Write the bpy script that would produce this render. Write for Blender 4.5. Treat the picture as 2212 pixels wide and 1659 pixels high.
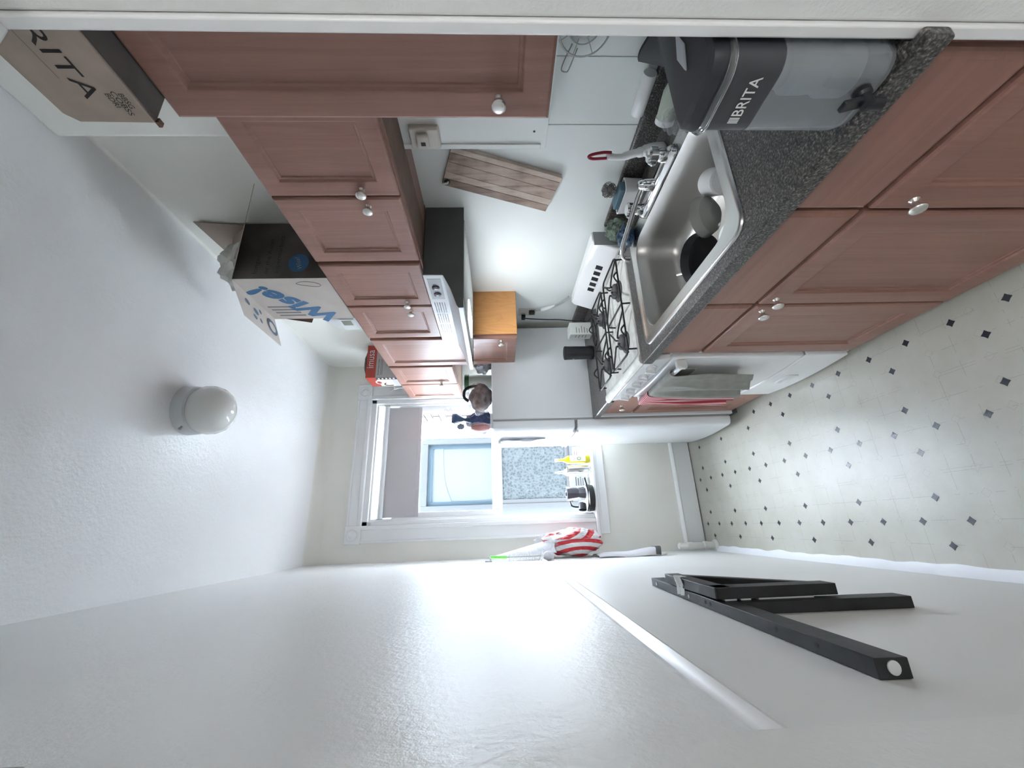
import bpy, bmesh, math, random
from mathutils import Vector, Matrix, noise

for _o in list(bpy.data.objects):
    bpy.data.objects.remove(_o)
SC = bpy.context.scene
C = SC.collection
PI = math.pi
random.seed(7)

# ------------------------------------------------------------------ camera
F_PX, YAW, PITCH, ROLL, EYE = 866.4, .3434, -.0383, -.0225, 1.493
fw = Vector((math.sin(YAW)*math.cos(PITCH), math.cos(YAW)*math.cos(PITCH), math.sin(PITCH)))
rt = Vector((math.cos(YAW), -math.sin(YAW), 0))
up = rt.cross(fw)
r2 = math.cos(ROLL)*rt + math.sin(ROLL)*up
u2 = -math.sin(ROLL)*rt + math.cos(ROLL)*up
cd = bpy.data.cameras.new('camera')
cd.sensor_fit = 'HORIZONTAL'; cd.sensor_width = 36; cd.lens = F_PX*36/2212
cd.clip_start = .02; cd.clip_end = 60
cam = bpy.data.objects.new('camera', cd); C.objects.link(cam)
ax, ay, az = -u2, r2, -fw                      # the phone was held sideways: picture left is up
cam.matrix_world = Matrix(((ax.x, ay.x, az.x, 0), (ax.y, ay.y, az.y, 0), (ax.z, ay.z, az.z, EYE), (0, 0, 0, 1)))
SC.camera = cam

# ------------------------------------------------------------------ world, lights, exposure
SC.view_settings.view_transform = 'Standard'
SC.view_settings.look = 'None'
SC.view_settings.gamma = 1.0
SC.view_settings.use_curve_mapping = False
SC.view_settings.exposure = 1.38
W = bpy.data.worlds.new('overcast_sky'); SC.world = W; W.use_nodes = True
W.node_tree.nodes['Background'].inputs[0].default_value = (.80, .89, 1.0, 1)
W.node_tree.nodes['Background'].inputs[1].default_value = 20.5

def area(name, loc, rot, sx, sy, power, col, portal=False):
    l = bpy.data.lights.new(name, 'AREA'); l.shape = 'RECTANGLE'; l.size = sx; l.size_y = sy
    l.energy = power; l.color = col
    if portal: l.cycles.is_portal = True
    o = bpy.data.objects.new(name, l); o.location = loc; o.rotation_euler = rot; C.objects.link(o)
    return o
area('window_portal', (.52, 3.30, 1.6), (PI/2, 0, PI), 1.05, 1.9, 1, (1, 1, 1), True)
area('hall_low_fill', (.20, -2.9, 1.15), (PI/2, 0, 0), 2.4, 1.6, 9, (.97, .98, 1.0))   # added soft fill through the doorway; the hall has no window here
area('hall_high_fill', (-.60, -1.6, 2.72), (0, 0, 0), .6, .6, 13, (1.0, .985, .96))  # unseen fill added high in the hall to brighten the kitchen

# ------------------------------------------------------------------ room numbers
XL, XR, YD, ZC = -.2023, 1.2875, 3.097, 2.844

# ------------------------------------------------------------------ materials
def nodes(name):
    m = bpy.data.materials.new(name); m.use_nodes = True
    nt = m.node_tree
    return m, nt, nt.nodes['Principled BSDF']
def N(nt, t, **k):
    n = nt.nodes.new(t)
    for a, v in k.items(): setattr(n, a, v)
    return n
def coords(nt, scale=(1, 1, 1), rot=(0, 0, 0)):
    tc = N(nt, 'ShaderNodeTexCoord'); mp = N(nt, 'ShaderNodeMapping')
    mp.inputs['Scale'].default_value = scale; mp.inputs['Rotation'].default_value = rot
    nt.links.new(tc.outputs['Object'], mp.inputs[0])
    return mp.outputs[0]
def ramp(nt, fac, stops):
    r = N(nt, 'ShaderNodeValToRGB')
    els = r.color_ramp.elements
    while len(els) > len(stops): els.remove(els[-1])
    while len(els) < len(stops): els.new(.5)
    for e, (p, c) in zip(els, stops):
        e.position = p; e.color = (*c, 1) if len(c) == 3 else c
    nt.links.new(fac, r.inputs[0]); return r.outputs[0]
def mathn(nt, op, a, b=None, c=None):
    n = N(nt, 'ShaderNodeMath', operation=op)
    for i, v in enumerate((a, b, c)):
        if v is None: continue
        if isinstance(v, (int, float)): n.inputs[i].default_value = v
        else: nt.links.new(v, n.inputs[i])
    return n.outputs[0]
def bump(nt, bs, h, strength=.3, dist=.002):
    b = N(nt, 'ShaderNodeBump'); b.inputs['Strength'].default_value = strength; b.inputs['Distance'].default_value = dist
    nt.links.new(h, b.inputs['Height']); nt.links.new(b.outputs[0], bs.inputs['Normal'])
def noisen(nt, v, scale, detail=3, rough=.5, dist=0):
    n = N(nt, 'ShaderNodeTexNoise'); n.inputs['Scale'].default_value = scale
    n.inputs['Detail'].default_value = detail; n.inputs['Roughness'].default_value = rough
    n.inputs['Distortion'].default_value = dist
    nt.links.new(v, n.inputs['Vector']); return n.outputs[0]
def plain(name, col, rough=.5, metal=0., spec=.5, var=0., vscale=8, bmp=0., bscale=60, bdist=.002, trans=0., ior=1.45, coat=0., aniso=0.):
    m, nt, b = nodes(name)
    b.inputs['Base Color'].default_value = (*col, 1); b.inputs['Roughness'].default_value = rough
    b.inputs['Metallic'].default_value = metal; b.inputs['Specular IOR Level'].default_value = spec
    b.inputs['Transmission Weight'].default_value = trans; b.inputs['IOR'].default_value = ior
    b.inputs['Coat Weight'].default_value = coat
    if var:
        v = coords(nt); f = noisen(nt, v, vscale, 4)
        lo = tuple(max(0, c*(1-var)) for c in col); hi = tuple(min(1, c*(1+var)) for c in col)
        nt.links.new(ramp(nt, f, [(.3, lo), (.7, hi)]), b.inputs['Base Color'])
    if bmp:
        v = coords(nt); f = noisen(nt, v, bscale, 3); bump(nt, b, f, bmp, bdist)
    return m
def paint(name, col, rough, scale, strength, dist, var=.03):
    """gloss house paint: broad roller stipple plus lumps of many coats"""
    m, nt, b = nodes(name)
    v = coords(nt)
    f1 = noisen(nt, v, scale, 4, .6); f2 = noisen(nt, v, scale*.09, 5, .62)
    h = mathn(nt, 'ADD', mathn(nt, 'MULTIPLY', f1, .35), f2)
    bump(nt, b, h, strength, dist)
    lo = tuple(c*(1-var) for c in col); hi = tuple(min(1, c*(1+var)) for c in col)
    nt.links.new(ramp(nt, noisen(nt, v, 1.7, 4), [(.3, lo), (.7, hi)]), b.inputs['Base Color'])
    b.inputs['Roughness'].default_value = rough
    return m
def wood(name, dark, mid, light, axis='Z', rough=.38, gscale=1.0, bmp=.15):
    m, nt, b = nodes(name)
    s = {'Z': (60, 60, 2.2), 'Y': (60, 2.2, 60), 'X': (2.2, 60, 60)}[axis]
    v = coords(nt, tuple(a*gscale for a in s))
    f = noisen(nt, v, 1.0, 5, .65, .6)
    v2 = coords(nt, tuple(a*gscale*.12 for a in s))
    f2 = noisen(nt, v2, 1.0, 3)
    g = mathn(nt, 'ADD', mathn(nt, 'MULTIPLY', f, .55), mathn(nt, 'MULTIPLY', f2, .45))
    nt.links.new(ramp(nt, g, [(.30, dark), (.5, mid), (.70, light)]), b.inputs['Base Color'])
    b.inputs['Roughness'].default_value = rough
    bump(nt, b, f, bmp, .0008)
    return m
def cathedral(name):
    m, nt, b = nodes(name)
    v = coords(nt, (3.6, 3.6, .9))
    n1 = noisen(nt, v, 2.2, 2, .45, .9)
    w = mathn(nt, 'FRACT', mathn(nt, 'MULTIPLY', n1, 9.0))
    fine = noisen(nt, coords(nt, (120, 120, 5)), 1.0, 3)
    g = mathn(nt, 'ADD', w, mathn(nt, 'MULTIPLY', fine, .35))
    nt.links.new(ramp(nt, g, [(.02, (.27, .105, .03)), (.16, (.50, .235, .078)), (.5, (.60, .29, .10)), (1.0, (.56, .265, .09))]), b.inputs['Base Color'])
    b.inputs['Roughness'].default_value = .42
    return m
def speckle(name):
    m, nt, b = nodes(name)
    v = coords(nt)
    f = noisen(nt, v, 210, 2, .6); f2 = noisen(nt, v, 60, 3, .6)
    g = mathn(nt, 'ADD', mathn(nt, 'MULTIPLY', f, .75), mathn(nt, 'MULTIPLY', f2, .25))
    nt.links.new(ramp(nt, g, [(.36, (.012, .012, .013)), (.47, (.05, .048, .047)), (.57, (.12, .112, .105)), (.66, (.30, .27, .24))]), b.inputs['Base Color'])
    b.inputs['Roughness'].default_value = .34
    return m
def floor_mat():
    m, nt, b = nodes('vinyl_sheet')
    tc = N(nt, 'ShaderNodeTexCoord'); sp = N(nt, 'ShaderNodeSeparateXYZ')
    nt.links.new(tc.outputs['Object'], sp.inputs[0])
    x, y = sp.outputs[0], sp.outputs[1]
    def saw(v, off, per):                        # distance to the nearest line of a family
        t = mathn(nt, 'FRACT', mathn(nt, 'ADD', mathn(nt, 'DIVIDE', mathn(nt, 'SUBTRACT', v, off), per), 100.5))
        return mathn(nt, 'MULTIPLY', mathn(nt, 'ABSOLUTE', mathn(nt, 'SUBTRACT', t, .5)), per)
    T = .3075
    fams = [(x, -.026, T, .0010), (x, -.104, T, .0010), (x, .0515, T, .0010), (x, .1235, T, .0008), (x, .1330, T, .0008),
            (y, 1.305, .1545, .0010), (y, 1.228, .309, .0012)]
    tot = None
    for v, o, p, w in fams:
        l = mathn(nt, 'LESS_THAN', saw(v, o, p), w)
        tot = l if tot is None else mathn(nt, 'MAXIMUM', tot, l)
    vv = coords(nt)
    patchy = mathn(nt, 'GREATER_THAN', noisen(nt, vv, 9, 4, .7), .50)
    tot = mathn(nt, 'MULTIPLY', tot, patchy)
    # open diamonds midway between the dark ones
    dia = mathn(nt, 'ADD', saw(x, -.026, .0775), saw(y, 1.305-.07725, .1545))
    ring = mathn(nt, 'LESS_THAN', mathn(nt, 'ABSOLUTE', mathn(nt, 'SUBTRACT', dia, .014)), .0010)
    tot = mathn(nt, 'MAXIMUM', tot, mathn(nt, 'MULTIPLY', ring, .8))
    stain = ramp(nt, noisen(nt, vv, 3.2, 5, .62), [(.3, (.43, .42, .36)), (.62, (.52, .515, .46))])
    scr = mathn(nt, 'GREATER_THAN', noisen(nt, coords(nt, (5, 26, 1), (0, 0, .6)), 9, 2, .5, 1.4), .735)
    fac = mathn(nt, 'MINIMUM', mathn(nt, 'ADD', mathn(nt, 'MULTIPLY', tot, .30), mathn(nt, 'MULTIPLY', scr, .22)), .6)
    mx = N(nt, 'ShaderNodeMixRGB'); nt.links.new(fac, mx.inputs[0]); nt.links.new(stain, mx.inputs[1])
    mx.inputs[2].default_value = (.17, .16, .14, 1)
    nt.links.new(mx.outputs[0], b.inputs['Base Color'])
    b.inputs['Roughness'].default_value = .33
    bump(nt, b, noisen(nt, vv, 70, 4, .6), .25, .0016)
    return m
def stripes_bag(name):
    """white carrier bag with broad red rings printed on it"""
    m, nt, b = nodes(name)
    tc = N(nt, 'ShaderNodeTexCoord'); sp = N(nt, 'ShaderNodeSeparateXYZ'); nt.links.new(tc.outputs['Object'], sp.inputs[0])
    def ringset(cx, cz):
        dx = mathn(nt, 'MULTIPLY', mathn(nt, 'SUBTRACT', sp.outputs[0], cx), 2.3); dz = mathn(nt, 'SUBTRACT', sp.outputs[2], cz)
        r = mathn(nt, 'SQRT', mathn(nt, 'ADD', mathn(nt, 'MULTIPLY', dx, dx), mathn(nt, 'MULTIPLY', dz, dz)))
        return mathn(nt, 'GREATER_THAN', mathn(nt, 'FRACT', mathn(nt, 'DIVIDE', r, .105)), .52)
    lower = ringset(-.22, .97); upper = ringset(.02, 1.25)
    pick = mathn(nt, 'GREATER_THAN', sp.outputs[0], -.085)
    f = mathn(nt, 'ADD', mathn(nt, 'MULTIPLY', pick, upper), mathn(nt, 'MULTIPLY', mathn(nt, 'SUBTRACT', 1, pick), lower))
    f = mathn(nt, 'MULTIPLY', f, mathn(nt, 'LESS_THAN', sp.outputs[2], 1.22))
    mx = N(nt, 'ShaderNodeMixRGB'); nt.links.new(f, mx.inputs[0])
    mx.inputs[1].default_value = (.72, .72, .72, 1); mx.inputs[2].default_value = (.55, .03, .04, 1)
    nt.links.new(mx.outputs[0], b.inputs['Base Color']); b.inputs['Roughness'].default_value = .38
    return m
def towel_stripe(name):
    m, nt, b = nodes(name)
    v = coords(nt, (1, 1, 1))
    sp = N(nt, 'ShaderNodeSeparateXYZ'); nt.links.new(v, sp.inputs[0])
    f = mathn(nt, 'FRACT', mathn(nt, 'MULTIPLY', sp.outputs[1], 62))
    nt.links.new(ramp(nt, f, [(.0, (.30, .02, .035)), (.45, (.42, .05, .07)), (.62, (.70, .45, .46)), (.8, (.68, .55, .55)), (1, (.30, .02, .035))]), b.inputs['Base Color'])
    b.inputs['Roughness'].default_value = .9
    return m
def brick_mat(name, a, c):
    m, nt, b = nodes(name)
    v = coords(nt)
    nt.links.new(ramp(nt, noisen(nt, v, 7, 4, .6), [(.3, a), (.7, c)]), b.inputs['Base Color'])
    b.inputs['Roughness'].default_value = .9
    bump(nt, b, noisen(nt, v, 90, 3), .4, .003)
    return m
def pebbled(name):
    m, nt, b = nodes(name)
    v = coords(nt)
    vo = N(nt, 'ShaderNodeTexVoronoi'); vo.inputs['Scale'].default_value = 38; nt.links.new(v, vo.inputs['Vector'])
    bump(nt, b, vo.outputs[0], .9, .02)
    nt.links.new(ramp(nt, vo.outputs[0], [(.1, (.010, .0135, .015)), (.6, (.024, .0285, .0305))]), b.inputs['Base Color'])
    b.inputs['Roughness'].default_value = .75; b.inputs['Specular IOR Level'].default_value = .1
    return m

WHITE_WALL = paint('white_gloss_wall_paint', (.86, .865, .85), .34, 95, .55, .006)
GREY_WALL = paint('smooth_white_wall_paint', (.84, .85, .835), .42, 140, .12, .002)
CEIL_PAINT = paint('white_ceiling_paint', (.87, .87, .865), .30, 70, .5, .008)
CREAM = paint('cream_wall_paint', (.85, .84, .775), .45, 90, .14, .003)
BOARD = paint('white_splash_panel_paint', (.83, .865, .85), .36, 60, .08, .002)
TRIM = paint('white_gloss_trim_paint', (.86, .865, .86), .28, 50, .16, .003)
PIPEP = paint('lumpy_white_paint', (.76, .76, .72), .45, 40, .6, .006, .12)
FLOOR = floor_mat()
DIAMOND = plain('dark_blue_vinyl', (.028, .032, .045), .30, bmp=.2, bscale=70)
CAB = wood('red_brown_cabinet_oak', (.215, .104, .075), (.275, .140, .104), (.325, .172, .132), 'Z')
CABH = wood('red_brown_cabinet_oak_cross', (.215, .104, .075), (.275, .140, .104), (.325, .172, .132), 'Y')
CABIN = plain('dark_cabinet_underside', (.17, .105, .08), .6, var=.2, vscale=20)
OAK = cathedral('honey_oak_veneer')
TOE = plain('black_toe_kick', (.02, .017, .015), .7)
SPECK = speckle('dark_speckled_laminate')
ENAMEL = plain('white_enamel', (.83, .84, .85), .16, bmp=.03, bscale=14, coat=.3)
ENAMEL2 = plain('white_cooktop_enamel', (.80, .80, .76), .2, var=.12, vscale=30)
FRIDGE = plain('white_fridge_enamel', (.80, .83, .85), .13, bmp=.10, bscale=220, bdist=.0005)
GREYP = plain('grey_plastic', (.38, .39, .40), .45)
HOODG = plain('dark_grey_metal', (.085, .092, .090), .42, var=.12, vscale=9)
HOODW = plain('silver_white_metal', (.62, .64, .66), .33, metal=.25)
BLACK = plain('black_plastic', (.012, .013, .016), .35)
BLACKM = plain('matt_black', (.018, .018, .020), .62)
IRON = plain('black_cast_iron', (.018, .019, .021), .5, bmp=.2, bscale=300)
CAPM = plain('grey_burner_cap', (.10, .10, .105), .55, var=.2, vscale=60)
STEEL = plain('brushed_stainless', (.55, .55, .54), .27, metal=1., bmp=.05, bscale=400, bdist=.0004)
STEELD = plain('stainless_basin', (.50, .49, .47), .36, metal=1., bmp=.04, bscale=300, bdist=.0004)
CHROME = plain('chrome', (.78, .79, .80), .07, metal=1.)
NICKEL = plain('satin_nickel', (.74, .72, .69), .26, metal=.85)
WIRE = plain('steel_wire', (.42, .41, .40), .3, metal=.9)
CARD = plain('tan_cardboard', (.42, .335, .275), .85, var=.08, vscale=14)
CARDW = plain('pale_cardboard', (.52, .465, .42), .85, var=.06, vscale=10)
CARDD = plain('grey_printed_cardboard', (.115, .102, .096), .8, var=.35, vscale=7)
BROWNC = plain('brown_cardboard', (.16, .095, .07), .9)
INKD = plain('dark_ink', (.035, .030, .030), .8)
INKG = plain('grey_ink', (.19, .165, .16), .85)
INKF = plain('faint_ink', (.055, .050, .052), .85)
BLUE = plain('blue_ink', (.052, .135, .26), .75)
BLUED = plain('dull_blue_ink', (.10, .135, .19), .8)
WHITEI = plain('white_ink', (.75, .74, .73), .7)
PALEI = plain('pale_ink', (.30, .32, .35), .7)
RED = plain('red_card', (.42, .055, .035), .55)
LGREY = plain('light_grey_card', (.50, .49, .48), .6)
CREAMC = plain('cream_card', (.68, .60, .52), .6)
BAGW = plain('white_plastic_bag', (.70, .69, .64), .45, bmp=.5, bscale=24, bdist=.01)
CLEAR = plain('clear_plastic', (.88, .91, .92), .08, trans=.92, ior=1.35)
SMOKE = plain('clear_tank_plastic', (.72, .76, .79), .06, trans=.80, ior=1.33)
FILM = plain('crinkled_clear_film', (.80, .82, .85), .15, bmp=.8, bscale=30, bdist=.01)
FILM.node_tree.nodes['Principled BSDF'].inputs['Alpha'].default_value = .17
GLASS = plain('window_glass', (.97, .985, 1.0), .0, trans=1.0, ior=1.02)
DARKP = plain('charcoal_plastic', (.030, .031, .037), .38)
DARKP2 = plain('grey_black_reservoir', (.055, .057, .064), .3)
FILTER = plain('pale_filter_plastic', (.52, .55, .58), .3)
WATER = plain('grey_water_tint', (.30, .33, .36), .2)
BOARDW = wood('acacia_board', (.155, .092, .066), (.40, .285, .22), (.58, .455, .38), 'X', .55, .42)
RSTEEL = plain('steel_wool', (.30, .29, .28), .35, metal=.9)
GREEN = plain('grey_green_mesh', (.14, .19, .15), .8, var=.4, vscale=40, bmp=1, bscale=70, bdist=.006)
NAVYB = plain('blue_bag', (.022, .055, .105), .3, bmp=.5, bscale=20, bdist=.01, var=.5, vscale=9)
PALEG = plain('pale_green_plastic', (.50, .56, .48), .3)
WHITEP = plain('white_plastic', (.78, .79, .79), .35)
MAROON = plain('maroon_plastic', (.28, .012, .03), .35)
BLUES = plain('grey_blue_sponge', (.10, .17, .215), .8)
TOWEL = plain('grey_green_towel', (.285, .29, .265), .95, var=.10, vscale=26, bmp=.3, bscale=500, bdist=.001)
TOWELR = towel_stripe('red_striped_towel')
SHADE = plain('grey_shade_fabric', (.56, .54, .55), .85)
MILK = plain('milk_glass', (.80, .80, .77), .10, coat=.4)
METALW = plain('white_metal', (.72, .74, .75), .4, bmp=.15, bscale=60)
YELLOW = plain('olive_oil', (.62, .58, .03), .06, trans=.45, ior=1.4)
OLIVE = plain('dark_oil', (.045, .05, .015), .1)
LABELW = plain('paper_label', (.74, .76, .74), .6)
LEAF = plain('label_green', (.16, .22, .10), .7)
GREENL = plain('green_lid', (.055, .16, .065), .4)
PALEC = plain('pale_tub', (.52, .56, .50), .4)
BREAD = plain('brown_bread', (.115, .065, .05), .6, var=.4, vscale=22)
NAVY = plain('navy_bag', (.022, .03, .085), .35, bmp=.6, bscale=22, bdist=.01)
REDP = plain('brick_red_packet', (.30, .075, .06), .5)
BAGS = stripes_bag('red_ring_bag')
LIME = plain('lime_plastic', (.22, .80, .12), .4)
CLOTHW = plain('white_cloth', (.64, .63, .66), .9, bmp=.3, bscale=120)
DGREY = plain('dark_grey_cloth', (.10, .10, .105), .9)
BLKWOOD = plain('black_painted_wood', (.020, .021, .023), .52, bmp=.5, bscale=45, bdist=.0015, var=.3, vscale=14)
TAPE = plain('clear_tape', (.75, .77, .78), .2, bmp=.6, bscale=60, bdist=.003)
SCREW = plain('screw_metal', (.40, .40, .39), .4, metal=.7)
PASTE = plain('white_paste', (.82, .84, .88), .5, bmp=.5, bscale=60, bdist=.004)
IVORY = plain('old_ivory_paint', (.66, .63, .57), .45)
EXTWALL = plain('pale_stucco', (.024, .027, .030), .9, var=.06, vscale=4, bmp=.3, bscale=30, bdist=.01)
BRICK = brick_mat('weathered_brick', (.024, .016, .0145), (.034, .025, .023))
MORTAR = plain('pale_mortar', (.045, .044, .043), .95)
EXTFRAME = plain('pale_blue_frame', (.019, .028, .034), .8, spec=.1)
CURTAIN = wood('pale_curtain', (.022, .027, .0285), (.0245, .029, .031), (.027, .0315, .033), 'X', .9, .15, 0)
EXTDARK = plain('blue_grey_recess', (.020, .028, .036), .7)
PEB = pebbled('pebbled_glass')

# ------------------------------------------------------------------ mesh helpers
def box(bm, x0, x1, y0, y1, z0, z1):
    v = [bm.verts.new((x, y, z)) for x in (x0, x1) for y in (y0, y1) for z in (z0, z1)]
    for f in ((0, 1, 3, 2), (4, 6, 7, 5), (0, 4, 5, 1), (2, 3, 7, 6), (0, 2, 6, 4), (1, 5, 7, 3)):
        bm.faces.new([v[i] for i in f])
    return v
def obox(bm, c, ux, uy, uz, sx, sy, sz):
    """box with centre c and half sizes along three directions"""
    c = Vector(c); ux, uy, uz = [Vector(a).normalized() for a in (ux, uy, uz)]
    v = [bm.verts.new(c + ux*sx*a + uy*sy*b + uz*sz*d) for a in (-1, 1) for b in (-1, 1) for d in (-1, 1)]
    for f in ((0, 1, 3, 2), (4, 6, 7, 5), (0, 4, 5, 1), (2, 3, 7, 6), (0, 2, 6, 4), (1, 5, 7, 3)):
        bm.faces.new([v[i] for i in f])
def axisM(p, d):
    """matrix that sends local z to direction d at p"""
    q = Vector((0, 0, 1)).rotation_difference(Vector(d).normalized())
    return Matrix.Translation(Vector(p)) @ q.to_matrix().to_4x4()
def lathe(bm, prof, Mx, n=20, capa=True, capb=True):
    rings = []
    for r, z in prof:
        rings.append([bm.verts.new(Mx @ Vector((r*math.cos(2*PI*i/n), r*math.sin(2*PI*i/n), z))) for i in range(n)])
    for a, b in zip(rings, rings[1:]):
        for i in range(n):
            bm.faces.new((a[i], a[(i+1) % n], b[(i+1) % n], b[i]))
    if capa: bm.faces.new(rings[0][::-1])
    if capb: bm.faces.new(rings[-1])
def cyl(bm, p, q, r, n=12, r2_=None):
    p, q = Vector(p), Vector(q)
    lathe(bm, [(r, 0), (r if r2_ is None else r2_, (q-p).length)], axisM(p, q-p), n)
def smoothpts(pts, k=6, closed=False):
    P = [Vector(p) for p in pts]; out = []
    n = len(P); rng = range(n if closed else n-1)
    for i in rng:
        p0 = P[(i-1) % n] if closed or i > 0 else P[0]
        p1, p2 = P[i], P[(i+1) % n]
        p3 = P[(i+2) % n] if closed or i+2 < n else P[-1]
        for j in range(k):
            t = j/k
            out.append(.5*((2*p1)+(-p0+p2)*t+(2*p0-5*p1+4*p2-p3)*t*t+(-p0+3*p1-3*p2+p3)*t**3))
    if not closed: out.append(P[-1])
    return out
def tube(bm, pts, r, n=8, closed=False):
    P = [Vector(p) for p in pts]; rings = []
    m = len(P); prev = None
    for i in range(m):
        a = P[(i-1) % m] if closed or i > 0 else P[0]
        b = P[(i+1) % m] if closed or i < m-1 else P[-1]
        t = (b-a)
        if t.length < 1e-9: t = Vector((0, 0, 1))
        t.normalize()
        if prev is None:
            nrm = t.cross(Vector((0, 0, 1)))
            if nrm.length < .1: nrm = t.cross(Vector((1, 0, 0)))
        else:
            nrm = prev - t*prev.dot(t)
        nrm.normalize(); prev = nrm; bn = t.cross(nrm)
        rr = r[i] if isinstance(r, (list, tuple)) else r
        rings.append([bm.verts.new(P[i] + nrm*math.cos(2*PI*j/n)*rr + bn*math.sin(2*PI*j/n)*rr) for j in range(n)])
    for i in range(m if closed else m-1):
        a, b = rings[i], rings[(i+1) % m]
        for j in range(n):
            bm.faces.new((a[j], a[(j+1) % n], b[(j+1) % n], b[j]))
    if not closed:
        bm.faces.new(rings[0][::-1]); bm.faces.new(rings[-1])
def prism(bm, poly, d):
    """solid swept from a flat polygon of 3-D points along vector d"""
    d = Vector(d)
    a = [bm.verts.new(Vector(p)) for p in poly]; b = [bm.verts.new(Vector(p)+d) for p in poly]
    n = len(a)
    bm.faces.new(a[::-1]); bm.faces.new(b)
    for i in range(n): bm.faces.new((a[i], a[(i+1) % n], b[(i+1) % n], b[i]))
def loops(bm, L, capa=False, capb=False):
    R = [[bm.verts.new(Vector(p)) for p in l] for l in L]
    n = len(R[0])
    for a, b in zip(R, R[1:]):
        for i in range(n): bm.faces.new((a[i], a[(i+1) % n], b[(i+1) % n], b[i]))
    if capa: bm.faces.new(R[0][::-1])
    if capb: bm.faces.new(R[-1])
def rrect(x0, x1, y0, y1, r, z, k=5):
    out = []
    for cx, cy, a0 in ((x1-r, y1-r, 0), (x0+r, y1-r, 90), (x0+r, y0+r, 180), (x1-r, y0+r, 270)):
        for i in range(k+1):
            a = math.radians(a0+90*i/k); out.append((cx+r*math.cos(a), cy+r*math.sin(a), z))
    return out
def blob(bm, c, rad, seed=0, amp=.25, freq=2.2, sub=4, zcut=None):
    b2 = bmesh.new(); bmesh.ops.create_icosphere(b2, subdivisions=sub, radius=1)
    mp = {}
    for v in b2.verts:
        d = v.co.normalized()
        k = 1 + amp*noise.noise(d*freq + Vector((seed*3.1, seed*1.7, seed))) + amp*.6*abs(noise.noise(d*freq*2.7 + Vector((seed, 5, 1))))
        p = Vector((c[0]+d.x*rad[0]*k, c[1]+d.y*rad[1]*k, c[2]+d.z*rad[2]*k))
        if zcut is not None and p.z < zcut: p.z = zcut
        mp[v.index] = bm.verts.new(p)
    for f in b2.faces: bm.faces.new([mp[v.index] for v in f.verts])
    b2.free()
def sheet(bm, fn, nu, nv, thick=None):
    """grid surface fn(u,v)->point; thick gives it a second skin"""
    g = [[bm.verts.new(Vector(fn(i/nu, j/nv))) for j in range(nv+1)] for i in range(nu+1)]
    for i in range(nu):
        for j in range(nv): bm.faces.new((g[i][j], g[i+1][j], g[i+1][j+1], g[i][j+1]))
    if thick:
        t = Vector(thick)
        h = [[bm.verts.new(g[i][j].co+t) for j in range(nv+1)] for i in range(nu+1)]
        for i in range(nu):
            for j in range(nv): bm.faces.new((h[i][j], h[i][j+1], h[i+1][j+1], h[i+1][j]))
        for i in range(nu):
            for j in (0, nv): bm.faces.new((g[i][j], g[i+1][j], h[i+1][j], h[i][j]))
        for j in range(nv):
            for i in (0, nu): bm.faces.new((g[i][j], g[i][j+1], h[i][j+1], h[i][j]))

def obj(name, bm, m, parent=None, bevel=0, seg=2, ang=35):
    bmesh.ops.recalc_face_normals(bm, faces=bm.faces)
    me = bpy.data.meshes.new(name); bm.to_mesh(me); bm.free()
    for p in me.polygons: p.use_smooth = True
    me.set_sharp_from_angle(angle=math.radians(ang))
    me.materials.append(m)
    o = bpy.data.objects.new(name, me); C.objects.link(o)
    if parent is not None:
        o.parent = parent
        if parent.type == 'EMPTY': o.location = -parent.location
    if bevel:
        b = o.modifiers.new('bevel', 'BEVEL'); b.width = bevel; b.segments = seg; b.limit_method = 'ANGLE'; b.angle_limit = math.radians(40)
    return o
def tag(o, label, cat, group=None):
    o['label'] = label; o['category'] = cat
    if group: o['group'] = group
    return o
def thing(name, label, cat, loc=(0, 0, 0), group=None):
    o = bpy.data.objects.new(name, None); o.empty_display_size = .05
    o.location = loc; C.objects.link(o)
    return tag(o, label, cat, group)
def struct(name, bm, m, parent=None, bevel=0, label=None):
    o = obj(name, bm, m, parent, bevel)
    if parent is None:
        o['kind'] = 'structure'
        if label: o['label'] = label
    return o
def one(name, m, parent, *bx, bevel=0, seg=2):
    bm = bmesh.new()
    for b in bx: box(bm, *b)
    return obj(name, bm, m, parent, bevel, seg)
def text(s, size, o, ux, uy, m, parent, name='lettering', width=1., align='LEFT', shear=0., off=.0006, bold=0.):
    cu = bpy.data.curves.new('t', 'FONT'); cu.body = s; cu.size = size; cu.align_x = align; cu.shear = shear
    cu.resolution_u = 3; cu.offset = bold
    t = bpy.data.objects.new('t', cu)
    me = bpy.data.meshes.new_from_object(t)
    ux, uy = Vector(ux).normalized(), Vector(uy).normalized(); n = ux.cross(uy)
    O = Vector(o)
    for v in me.vertices: v.co = O + ux*v.co.x*width + uy*v.co.y + n*off
    me.name = name; me.materials.clear(); me.materials.append(m)
    bpy.data.objects.remove(t); bpy.data.curves.remove(cu)
    ob = bpy.data.objects.new(name, me); C.objects.link(ob); ob.parent = parent
    if parent.type == 'EMPTY': ob.location = -parent.location
    return ob
def decal(poly, m, parent, name='print'):
    bm = bmesh.new(); bm.faces.new([bm.verts.new(Vector(p)) for p in poly]); return obj(name, bm, m, parent)
def disc(c, ux, uy, rx, ry, n=24):
    c, ux, uy = Vector(c), Vector(ux).normalized(), Vector(uy).normalized()
    return [c+ux*rx*math.cos(2*PI*i/n)+uy*ry*math.sin(2*PI*i/n) for i in range(n)]
NX = (-1, 0, 0); NY = (0, -1, 0); UZ = (0, 0, 1); PX = (1, 0, 0); PY = (0, 1, 0)

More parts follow.
